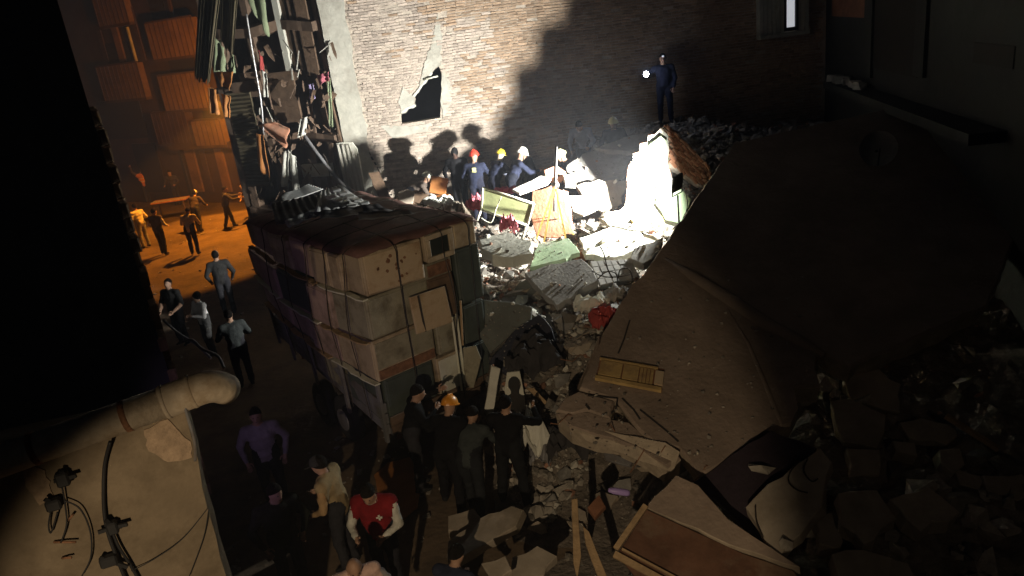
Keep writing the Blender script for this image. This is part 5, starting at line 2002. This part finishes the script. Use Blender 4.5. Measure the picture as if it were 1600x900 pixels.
def ik(a, b, l1, l2, pole):
    d = b - a
    L = min(d.length, (l1 + l2) * .995)
    if d.length < 1e-5:
        d = V((0, 0, -1))
    u = d.normalized()
    b = a + u * L
    x = (l1 * l1 - l2 * l2 + L * L) / (2 * L)
    h = math.sqrt(max(0.0, l1 * l1 - x * x))
    p = pole - u * pole.dot(u)
    p = p.normalized() if p.length > 1e-5 else u.orthogonal().normalized()
    return a + u * x + p * h, b


def person(pos, yaw, label, shirt=(.05, .05, .055), trousers=(.03, .03, .035), h=1.74, lean=4, twist=0, drop=0.0, hands=None,
           feet=((-.11, .02), (.11, -.02)), look=(0, 0), head='hair', headcol=(.02, .02, .02), vest=None, sleeve=None, skin=None, shoe=(.02, .02, .02),
           group=None, pelvis_y=0.0, stripes=None, beard=False):
    k = h / 1.75
    pos = V(pos)
    Rz = Matrix.Rotation(math.radians(yaw), 3, 'Z')
    pel = V((0, pelvis_y, .93 - drop))
    Rt = Matrix.Rotation(math.radians(twist), 3, 'Z') @ Matrix.Rotation(-math.radians(lean), 3, 'X')

    def tz(x, y, z):
        return pel + Rt @ V((x, y, z))
    chest, neck = tz(0, .01, .30), tz(0, 0, .50)
    HR = Matrix.Rotation(math.radians(twist + look[0]), 3, 'Z') @ Matrix.Rotation(-math.radians(lean * .55 + look[1]), 3, 'X')
    hc = neck + HR @ V((0, .025, .165))
    segs = []          # (p1, p2, r1, r2, class)
    m = MB()

    def cap(p1, p2, r1, r2, c, flat=None):
        d = (p2 - p1)
        u = d.normalized() if d.length > 1e-5 else V((0, 0, 1))
        m.tube([p1 - u * r1 * .98, p1 - u * r1 * .7, p1 - u * r1 * .3, p1, p2, p2 + u * r2 * .3, p2 + u * r2 * .7, p2 + u * r2 * .98],
               [r1 * .2, r1 * .71, r1 * .95, r1, r2, r2 * .95, r2 * .71, r2 * .2], 10)
        segs.append((p1, p2, r1, r2, c))

    def ell(c, rad, rot, cls):
        m.ell(c, rad, 12, 8, .01, math.pi - .01, rot)
        m.f.append(tuple(len(m.v) - 12 * 9 + i for i in range(12)))
        m.f.append(tuple(len(m.v) - 12 + i for i in reversed(range(12))))
        m.m += [0, 0]
        m.sm += [True, True]
        ax = max(range(3), key=lambda i: rad[i])
        e = V((0, 0, 0))
        e[ax] = max(rad) * .5
        segs.append((c - rot @ e, c + rot @ e, sorted(rad)[1], sorted(rad)[1], cls))
    # torso
    ell(tz(0, .0, .08), (.192, .142, .17), Rt, 'trouser')
    ell(tz(0, .01, .20), (.195, .142, .21), Rt, 'torso')
    ell(tz(0, .015, .36), (.212, .142, .175), Rt, 'torso')
    sh = [tz(-.2, 0, .45), tz(.2, 0, .45)]
    cap(sh[0], sh[1], .083, .083, 'torso')
    cap(tz(-.07, 0, .47), tz(.07, 0, .47), .075, .075, 'torso')
    cap(tz(0, -.005, .46), neck + HR @ V((0, .01, .08)), .062, .056, 'skin')
    # head
    ell(hc, (.078, .098, .118), HR, 'head')
    ell(hc + HR @ V((0, .03, -.06)), (.058, .066, .06), HR, 'head')
    cap(hc + HR @ V((0, .09, .015)), hc + HR @ V((0, .112, -.022)), .011, .017, 'head')
    for s in (-1, 1):
        cap(hc + HR @ V((s * .08, -.005, .012)), hc + HR @ V((s * .08, -.008, -.03)), .016, .012, 'head')
    # legs
    ank = []
    for i, s in enumerate((-1, 1)):
        hip = tz(s * .095, 0, .02)
        fx, fy = feet[i][:2]
        fz = feet[i][2] if len(feet[i]) > 2 else 0.0
        a = V((fx, fy, .085 + fz))
        kn, a = ik(hip, a, .43, .42, V((s * .12, 1, 0)))
        cap(hip, kn, .108, .08, 'trouser')
        cap(kn, a + V((0, 0, .03)), .08, .068, 'trouser')
        cap(a + V((0, -.035, -.035)), a + V((s * .02, .135, -.045)), .042, .034, 'shoe')
        ank.append(a)
    # arms
    if hands is None:
        hands = ((-.27, .06, -.5), (.27, .06, -.5))
    wrists = []
    for i, s in enumerate((-1, 1)):
        tgt = sh[i] + V(hands[i]) - V((s * .185, 0, 0))
        el, w = ik(sh[i], tgt, .29, .25, V((s * .7, -.6, -.5)))
        cap(sh[i], el, .072, .06, 'upper')
        cap(el, w, .056, .042, 'fore')
        u = (w - el).normalized()
        cap(w, w + u * .085, .03, .034, 'hand')
        wrists.append((w, u, el))
    me = m.mesh('body_raw', [M_skin])
    bm = bmesh.new()
    bm.from_mesh(me)
    bmesh.ops.recalc_face_normals(bm, faces=bm.faces)
    bm.to_mesh(me)
    bm.free()
    tmp = bpy.data.objects.new('tmp', me)
    col.objects.link(tmp)
    md = tmp.modifiers.new('r', 'REMESH')
    md.mode = 'VOXEL'
    md.voxel_size = .0235
    md.use_smooth_shade = True
    ms = tmp.modifiers.new('s', 'SMOOTH')
    ms.factor = .5
    ms.iterations = 3
    dg = bpy.context.evaluated_depsgraph_get()
    ev = tmp.evaluated_get(dg)
    body = bpy.data.meshes.new_from_object(ev)
    bpy.data.objects.remove(tmp)
    bpy.data.meshes.remove(me)
    sd = V((pos.x * 3.1, pos.y * 1.7, 0))
    nrm = [v.normal.copy() for v in body.vertices]
    for v, nv in zip(body.vertices, nrm):
        if v.co.z < hc.z - .16:
            c3 = v.co + sd
            v.co += nv * (.013 * noise.noise(V((c3.x * 5, c3.y * 5, c3.z * 13))) + .006 * noise.noise(c3 * 19))
    names = ['skin', 'torso', 'upper', 'fore', 'trouser', 'shoe']
    skm = M_skin if skin is None else cl(skin)
    sl = sleeve if sleeve is not None else shirt
    mats_ = [skm, cl(shirt), cl(sl), skm if sl == 'bare' else cl(sl), cl(trousers), cl(shoe)] if sl != 'bare' else [skm, cl(shirt), cl(shirt), skm, cl(trousers), cl(shoe)]
    body.materials.clear()
    for q in mats_:
        body.materials.append(q)
    cidx = {'skin': 0, 'head': 0, 'hand': 0, 'torso': 1, 'upper': 2, 'fore': 3, 'trouser': 4, 'shoe': 5}
    idx = []
    fcls = []
    for f in body.polygons:
        c = f.center
        best, bc = 9, None
        for p1, p2, r1, r2, cc in segs:
            d = p2 - p1
            L2 = d.length_squared
            t = max(0, min(1, (c - p1).dot(d) / L2)) if L2 > 1e-9 else 0
            v = (c - p1 - d * t).length - (r1 + (r2 - r1) * t)
            if v < best:
                best, bc = v, cc
        fcls.append(bc)
        idx.append(cidx[bc])
    body.polygons.foreach_set('material_index', idx)
    body.polygons.foreach_set('use_smooth', [True] * len(idx))
    M4 = Matrix.Translation(pos) @ (Rz * k).to_4x4()
    # garment over the torso, grown from the same faces
    vest_me = None
    if vest is not None:
        nb = bmesh.new()
        nb.from_mesh(body)
        nb.faces.ensure_lookup_table()
        nb.normal_update()
        bmesh.ops.delete(nb, geom=[f for f in nb.faces if fcls[f.index] != 'torso'], context='FACES')
        for v in nb.verts:
            v.co += v.normal * .014
        vest_me = bpy.data.meshes.new('vest')
        nb.to_mesh(vest_me)
        nb.free()
        vest_me.materials.clear()
        vest_me.materials.append(cl(vest))
        if stripes:
            vest_me.materials.append(cl(stripes))
        inv = Rt.transposed()
        for f in vest_me.polygons:
            z = (inv @ (f.center - pel)).z
            f.material_index = 1 if stripes and (.13 < z < .17 or .27 < z < .31) else 0
            f.use_smooth = True
        vest_me.transform(M4)
    # fingers and eyes join the body mesh
    x = MB()
    x.v = [v.co.copy() for v in body.vertices]
    x.f = [tuple(f.vertices) for f in body.polygons]
    x.m = idx
    x.sm = [True] * len(idx)
    for i, s in enumerate((-1, 1)):
        w, u, el = wrists[i]
        side_ = u.cross(V((0, 1, .2))).normalized()
        pn = side_.cross(u).normalized()
        for j, (off, L) in enumerate(((-.027, .062), (-.009, .075), (.009, .07), (.026, .055))):
            a = w + u * .10 + side_ * off
            b = a + u * L * .5 + pn * .008
            c = b + u * L * .42 + pn * .028
            x.tube([a - u * .02, b, c], [.0105, .0095, .007], 5, 0)
        a = w + u * .04 + side_ * .03 * -s
        x.tube([a, a + side_ * .03 * -s + u * .03, a + side_ * .035 * -s + u * .065 + pn * .012], [.012, .011, .008], 5, 0)
    ei = len(mats_)
    for s in (-1, 1):
        x.ell(hc + HR @ V((s * .031, .083, .012)), (.013, .008, .007), 6, 4, 0, math.pi, HR, ei)
    x.ell(hc + HR @ V((0, .087, -.058)), (.024, .008, .006), 6, 4, 0, math.pi, HR, ei)
    if beard:
        x.ell(hc + HR @ V((0, .04, -.075)), (.064, .07, .055), 10, 6, math.pi * .45, math.pi, HR, ei)
    fm = bpy.data.meshes.new('person')
    fm.from_pydata([tuple(v) for v in x.v], [], x.f)
    for q in mats_ + [M_hair if beard else M_eye]:
        fm.materials.append(q)
    fm.polygons.foreach_set('material_index', x.m)
    fm.polygons.foreach_set('use_smooth', x.sm)
    fm.transform(M4)
    bpy.data.meshes.remove(body)
    o = link('person', fm)
    tag(o, label, 'person', group)
    if vest_me is not None:
        link('vest', vest_me, o)

    def W(p):
        return M4 @ p
    HW = Rz @ HR
    hw = W(hc)
    q = MB()
    if head in ('hair', 'hood', 'cap', 'longhair'):
        t = HW @ Matrix.Rotation(math.radians(30), 3, 'X')
        q.ell(hw + HW @ V((0, -.012, .012)) * k, (.087 * k, .108 * k, .124 * k), 14, 8, 0, math.pi * (.5 if head == 'hair' else .72 if head != 'cap' else .55), t)
        q.build('hair' if head != 'hood' else 'hood', M_hair if head != 'hood' else cl(headcol), o)
        if head == 'cap':
            q = MB()
            q.ell(hw + HW @ V((0, 0, .025)) * k, (.09 * k, .11 * k, .112 * k), 14, 6, 0, math.pi * .5, HW)
            q.prism([hw + HW @ V(p) * k for p in ((-.07, .07, .03), (-.06, .17, .02), (0, .2, .018), (.06, .17, .02), (.07, .07, .03))], HW @ V((0, 0, .01)))
            q.build('cap', cl(headcol), o)
    if head == 'helmet':
        hm = mat('helmet_%d_%d_%d' % tuple(int(c * 99) for c in headcol), headcol, rough=.35, var=.06, bump=0, spec=.5)
        q.ell(hw + HW @ V((0, -.005, .03)) * k, (.118 * k, .142 * k, .132 * k), 18, 8, 0, math.pi * .5, HW)
        pr = []
        for a in range(18):
            an = 2 * math.pi * a / 18
            rr = 1.0 + (.16 if math.sin(an) > .3 else .05)
            pr.append(hw + HW @ V((.118 * math.cos(an) * rr, -.005 + .142 * math.sin(an) * rr, .026)) * k)
        q.prism(pr, HW @ V((0, 0, .012)) * k)
        q.tube([hw + HW @ V((0, -.14, .06)) * k, hw + HW @ V((0, -.06, .165)) * k, hw + HW @ V((0, .05, .165)) * k, hw + HW @ V((0, .135, .06)) * k], .012, 6)
        q.build('helmet', hm, o)
        q = MB()
        q.tube([hw + HW @ V((-.1, .02, .02)) * k, hw + HW @ V((-.06, .05, -.11)) * k, hw + HW @ V((.06, .05, -.11)) * k, hw + HW @ V((.1, .02, .02)) * k], .007, 5)
        q.build('chin_strap', M_black, o)
    return o, [W(w + u * .12) for w, u, e in wrists], M4, (pel, Rt, Rz, k)


def at_head(px, py, zf, h=1.74, lean=0):
    """foot position of a person whose head centre shows at this pixel"""
    p = G(px, py, zf + (h - .12) * math.cos(math.radians(lean * .6)))
    return V((p.x, p.y, zf))


def gz(p):
    return V((p.x, p.y, max(0, hgt(p.x, p.y, False))))


SG = 'people in the sodium-lit street'
NAVY = (.025, .03, .055)
# --- street, sodium light
person(at_head(219, 266, 0), 15, 'person in a bright orange vest raising one arm by the dark house', (.1, .08, .07), vest=(.85, .30, .06), stripes=(.8, .6, .35), hands=((-.42, .15, .42), (.25, .1, -.45)), group=SG)
person(at_head(238, 330, 0), -20, 'person in a dark backpack vest and pale sleeves, back to the viewer', (.12, .11, .1), vest=(.09, .07, .055), sleeve=(.5, .5, .52), trousers=(.035, .035, .03), hands=((-.22, .15, -.42), (.2, .22, -.35)), feet=((-.13, .08), (.13, -.06)), group=SG)
person(at_head(211, 322, 0), 60, 'person in a pale yellow shirt half hidden by the dark house', (.6, .55, .35), (.2, .2, .2), hands=((-.2, .2, -.4), (.2, .2, -.3)), group=SG)
person(at_head(266, 268, 0), 175, 'bare-headed person in dark clothes facing the viewer behind a low barrier', (.05, .045, .04), hands=((-.25, .28, -.32), (.25, .28, -.32)), lean=10, group=SG)
person(at_head(288, 330, 0, lean=20), 0, 'stooping person in a loose beige shirt casting a long shadow', (.52, .44, .32), (.03, .03, .04), lean=22, hands=((-.2, .3, -.3), (.2, .3, -.35)), look=(0, 20), head='hair', feet=((-.12, .02), (.14, -.1)), group=SG)
person(at_head(297, 302, 0, lean=22), -12, 'dark-clothed person in a white cap leaning over beside the beige shirt', (.07, .055, .045), lean=26, hands=((-.2, .35, -.25), (.2, .3, -.35)), head='cap', headcol=(.6, .6, .6), feet=((-.12, .1), (.14, -.15)), group=SG)
person(at_head(345, 295, 0, lean=8), -65, 'dark-clothed person walking with an arm stretched towards the trailer', (.05, .045, .045), (.03, .035, .05), lean=12, hands=((-.15, .48, -.12), (.15, .42, -.2)), feet=((-.1, .18), (.12, -.2)), group=SG)
person(at_head(381, 282, 0), 150, 'dim person standing behind the trailer by the roller shutter', (.12, .08, .06), hands=((-.25, .25, -.3), (.25, .1, -.45)), group=SG)
person(at_head(337, 402, 0), 20, 'broad dark figure in a brimmed cap, back turned, nearest in the orange street', (.035, .035, .035), h=1.82, head='cap', headcol=(.25, .18, .12), hands=((-.25, .1, -.45), (.25, .1, -.45)), group=SG)
person(at_head(262, 441, 0), 160, 'person in a black T-shirt with bare arms looking up by the brick corner', (.025, .025, .025), sleeve='bare', hands=((-.2, .25, -.38), (.15, .3, -.38)), look=(10, -12), lean=2, group=SG)
person(at_head(306, 452, 0), 140, 'dim person in a white top between the black T-shirt and the broad figure', (.55, .55, .55), (.05, .05, .05), h=1.6, hands=((-.1, .28, -.2), (.12, .26, -.3)), look=(0, -8), head='longhair', group=SG)
person(at_head(358, 492, 0), 30, 'barely lit figure beside the street end of the trailer', (.04, .045, .045), hands=((-.2, .3, -.3), (.2, .3, -.3)), lean=10, group=SG)
# low barrier they gather round
bc = at_head(268, 310, 0)
br = thing('low_barrier', G(268, 322, .5), 'low orange-lit table with striped cloth among the people in the street', 'table')
c0 = G(266, 313, .8)
m = MB()
m.bbox(c0, (1.5, .7, .06), .02, Matrix.Rotation(.1, 3, 'Z'))
m.build('top', M_orange_lit_cloth, br)
for dx in (-.65, .65):
    for dy in (-.27, .27):
        m = MB()
        m.bar(V((c0.x + dx, c0.y + dy, c0.z - .03)), V((c0.x + dx, c0.y + dy, 0)), .05)
        m.build('leg', M_brownwood, br)
for dy in (-.2, .05):
    m = MB()
    m.box(c0 + V((0, dy, .036)), (1.48, .1, .01), Matrix.Rotation(.1, 3, 'Z'))
    m.build('stripe', M_whitecloth, br)
# --- near street, below
NG = 'helpers and onlookers in front of the trailer'
person(at_head(399, 645, 0), 195, 'onlooker in a pale long-sleeved shirt lit violet, standing alone by the trailer', (.27, .23, .25), (.012, .012, .012), h=1.76, hands=((-.26, .08, -.45), (.26, .08, -.45)), look=(0, 0), group=NG)
person(at_head(422, 762, 0), -150, 'onlooker with a red collar, turned away in the dark foreground', (.02, .022, .018), vest=(.022, .022, .017), hands=((-.2, .2, -.35), (.25, .15, -.4)), look=(25, 10), group=NG)
person(at_head(513, 722, 0), 80, 'onlooker in a peaked cap and khaki vest over tan sleeves', (.30, .20, .10), vest=(.30, .23, .13), sleeve=(.38, .25, .13), h=1.76, head='cap', headcol=(.03, .03, .03), hands=((-.18, .18, -.4), (.2, .25, -.3)), lean=8, look=(0, 12), group=NG)
rv = person(at_head(579, 752, 0), 172, 'relief worker in a red vest over white sleeves looking down', (.45, .45, .42), (.02, .02, .025), vest=(.19, .015, .018), sleeve=(.55, .54, .48), hands=((-.16, .3, -.28), (.16, .3, -.28)), look=(0, 28), lean=6, h=1.74, group=NG)
# white emblem and collar trim on the red vest
pel, Rt, Rz, k = rv[3]
M4 = rv[2]
m = MB()
for px_, pz_, w_, h_ in ((-.09, .34, .075, .022), (-.09, .34, .022, .075)):
    m.box(M4 @ (pel + Rt @ V((px_, .158, pz_))), (w_ * k, .012, h_ * k), (Rz @ Rt))
m.build('emblem', M_white, rv[0])
m = MB()
m.tube([M4 @ (pel + Rt @ V(p)) for p in ((-.07, -.02, .535), (-.075, .06, .52), (0, .125, .46), (.075, .06, .52), (.07, -.02, .535))], .013, 6)
m.build('collar', M_white, rv[0])
person(at_head(545, 858, 0), 200, 'bald onlooker in a pale pink shirt cut off by the bottom edge', (.55, .38, .32), sleeve=(.4, .36, .34), head='none', hands=((-.25, .1, -.45), (.28, .12, -.45)), look=(0, 25), lean=10, h=1.72, group=NG)
person(at_head(668, 838, 0), -30, 'crouching helper in dark blue beside the flat pale slab', (.03, .035, .06), drop=.35, lean=45, hands=((-.2, .4, -.35), (.2, .4, -.35)), feet=((-.14, .15), (.14, -.12)), h=1.72, group=NG)
hp = at_head(686, 645, 0, 1.78, 22)
person(hp, -12, 'helper in an orange helmet and dark backpack bending towards the load', (.012, .013, .014), (.01, .01, .012), head='helmet', headcol=(.75, .30, .03), vest=(.008, .008, .009), lean=26, hands=((-.3, .38, -.05), (.15, .45, -.3)), feet=((-.2, .22, .0), (.15, -.2)), twist=-12, h=1.78, look=(0, 8), group=NG)
person(at_head(724, 672, 0, 1.66, 40), -30, 'helper in a grey short-sleeved shirt between orange helmet and black jacket', (.05, .058, .058), (.02, .022, .025), sleeve='bare', lean=44, hands=((-.2, .45, -.15), (.3, .3, -.45)), twist=15, feet=((-.16, .15), (.18, -.18)), h=1.72, look=(0, 15), group=NG)
person(at_head(785, 634, 0, 1.76), -8, 'helper in a black quilted jacket and dark jeans facing the white boards', (.009, .009, .010), (.014, .015, .017), lean=9, twist=-14, hands=((-.15, .36, -.2), (.34, .36, -.05)), feet=((-.2, .12), (.18, -.1)), h=1.78, group=NG)
person(at_head(629, 614, 0, 1.78), -75, 'black silhouette of a helper against the pale end of the load', (.008, .008, .008), lean=16, hands=((-.2, .4, .05), (.2, .35, -.3)), look=(0, 10), h=1.8, group=NG)
# --- on the rubble
RG = 'rescuers on the rubble'


def on_rubble(px, py, D, h=1.74, lean=0):
    p = P(px, py, D)
    z = p.z - (h - .12) * math.cos(math.radians(lean * .6))
    return V((p.x, p.y, z))


PLINTHS = []
person(on_rubble(642, 277, 19.9, 1.72, 60), -95, 'rescuer bent double by the wall, pale helmet lit', (.16, .13, .11), (.03, .03, .035), lean=70, head='helmet', headcol=(.6, .6, .48), hands=((-.2, .35, -.35), (.2, .35, -.35)), feet=((-.14, .1), (.14, -.12)), look=(0, -20), pelvis_y=-.12, group=RG)
person(on_rubble(711, 238, 19.2), 170, 'hooded figure in black standing left of the red helmet', (.015, .015, .017), (.012, .012, .014), head='hood', headcol=(.015, .015, .016), h=1.78, hands=((-.24, .1, -.45), (.24, .15, -.4)), skin=(.08, .05, .04), group=RG)
r3 = person(on_rubble(738, 243, 18.7, 1.82), -18, 'rescuer in a red helmet and navy uniform, back to the viewer', NAVY, (.02, .022, .035), head='helmet', headcol=(.75, .05, .03), h=1.82, hands=((-.22, .25, -.32), (.2, .3, -.3)), lean=8, group=RG)
pel, Rt, Rz, k = r3[3]
m = MB()
m.box(r3[2] @ (pel + Rt @ V((0.02, -.128, .36))), (.1, .012, .11), Rz @ Rt)
m.build('badge', cl((.6, .6, .25)), r3[0])
person(on_rubble(765, 240, 18.6, 1.82), -60, 'rescuer in a yellow helmet reaching down with pale gloves', NAVY, (.02, .022, .035), head='helmet', headcol=(.75, .62, .05), h=1.82, sleeve=(.11, .12, .16), lean=24, hands=((-.1, .38, -.38), (.12, .42, -.22)), look=(0, 15), skin=(.5, .42, .34), group=RG)
person(on_rubble(791, 236, 18.2, 1.82), -75, 'rescuer in a white helmet stooping to the right in navy', NAVY, (.015, .017, .025), head='helmet', headcol=(.72, .74, .68), h=1.82, lean=32, hands=((-.15, .42, -.3), (.15, .42, -.22)), look=(0, 10), feet=((-.14, .1), (.14, -.15)), group=RG)
person(on_rubble(827, 236, 19.2), 60, 'dim rescuer in a grey-white helmet behind the white-helmeted one', (.03, .03, .04), head='helmet', headcol=(.5, .5, .46), lean=15, group=RG)
person(on_rubble(908, 186, 18.9, 1.74, 35), 165, 'stooping person in a pale blue shirt high on the rubble', (.30, .33, .42), (.05, .05, .06), lean=40, hands=((-.2, .3, -.35), (.2, .3, -.4)), look=(0, 20), group=RG)
person(on_rubble(957, 188, 18.6), 175, 'rescuer in a pale yellow helmet and dark uniform high on the rubble', (.03, .035, .055), (.02, .02, .03), head='helmet', headcol=(.72, .68, .35), lean=14, hands=((-.22, .25, -.35), (.22, .25, -.35)), group=RG)
person(on_rubble(904, 216, 17.6, 1.7, 50), 100, 'crouching rescuer in a dull yellow helmet below the pale blue shirt', (.03, .03, .045), drop=.4, head='helmet', headcol=(.6, .58, .32), lean=45, hands=((-.2, .35, -.3), (.2, .35, -.3)), group=RG)
tm, tw, M4, _ = person(G(1041, 194, 3.45), 170, 'tall person standing on the rubble peak holding out a shining torch', (.02, .023, .045), (.016, .019, .035), h=1.8, hands=((-.2, .15, -.48), (.42, .22, -.10)), lean=0, head='hair', feet=((-.13, 0), (.13, 0)), group=RG)
hand = min(tw, key=lambda p: p.x)
tv = (CAM + V((-.4, 0, -.1)) - hand).normalized()
torch = thing('torch', hand, 'bright white hand torch held out over the rubble peak', 'torch')
m = MB()
m.tube([hand - tv * .1, hand + tv * .05, hand + tv * .07, hand + tv * .11], [.017, .017, .03, .032], 12)
m.build('barrel', M_black, torch)
m = MB()
m.tube([hand + tv * .112, hand + tv * .118], .066, 16)
m.build('lens', glow('torch_lens', (.9, .94, 1.0), 60), torch)
lamp('POINT', 'torch_glow', hand + tv * .16, 9, (.62, .74, 1.0), None, .04)
lamp('SPOT', 'torch_light', hand + tv * .13, 420, (.66, .77, 1.0), hand + tv * 5 + V((.2, 0, 1.0)), .03, 50, .9)
m = MB()
hl = M4 @ V((0, .12, 1.66))
m.ell(hl, (.03, .03, .025), 8, 6)
m.build('head_lamp', glow('head_lamp_glow', (.8, .85, .95), .5), tm)
# ------------------------------------------------------------------ dusty air
hz = MB()
hz.box((-8, 24, 6.0), (72, 60, 14.0))
hazeo = hz.build('haze', [])
hm = bpy.data.materials.new('dusty_air')
hm.use_nodes = True
hn_, hl_ = hm.node_tree.nodes, hm.node_tree.links
hn_.remove(hn_['Principled BSDF'])
pv = hn_.new('ShaderNodeVolumePrincipled')
pv.inputs['Color'].default_value = (.82, .88, 1.0, 1)
pv.inputs['Density'].default_value = 0.0028
pv.inputs['Anisotropy'].default_value = 0.0
hl_.new(pv.outputs[0], hn_['Material Output'].inputs['Volume'])
hazeo.data.materials.clear()
hazeo.data.materials.append(hm)
tag(hazeo, kind='stuff')

# words for the setting and for the loose masses
for nm, lab, ct in (('street', 'dusty earth street lit orange at its far end', 'street'), ('rubble_mound', 'heaped earth and dust under the collapsed building', 'mound'),
                    ('concrete_rubble', 'broken concrete pieces strewn over the collapse mound', 'rubble'), ('brick_rubble', 'red brick pieces strewn over the collapse mound', 'rubble'),
                    ('plaster_rubble', 'white plaster pieces strewn over the collapse mound', 'rubble'), ('fine_rubble', 'small crumbs of debris between the larger pieces', 'rubble'),
                    ('street_litter', 'small stones and litter scattered on the street', 'litter'), ('haze', 'thin dusty air lit by the floodlight and torch', 'haze')):
    for o in bpy.data.objects:
        if o.parent is None and o.name.split('.')[0] == nm:
            tag(o, lab, ct)
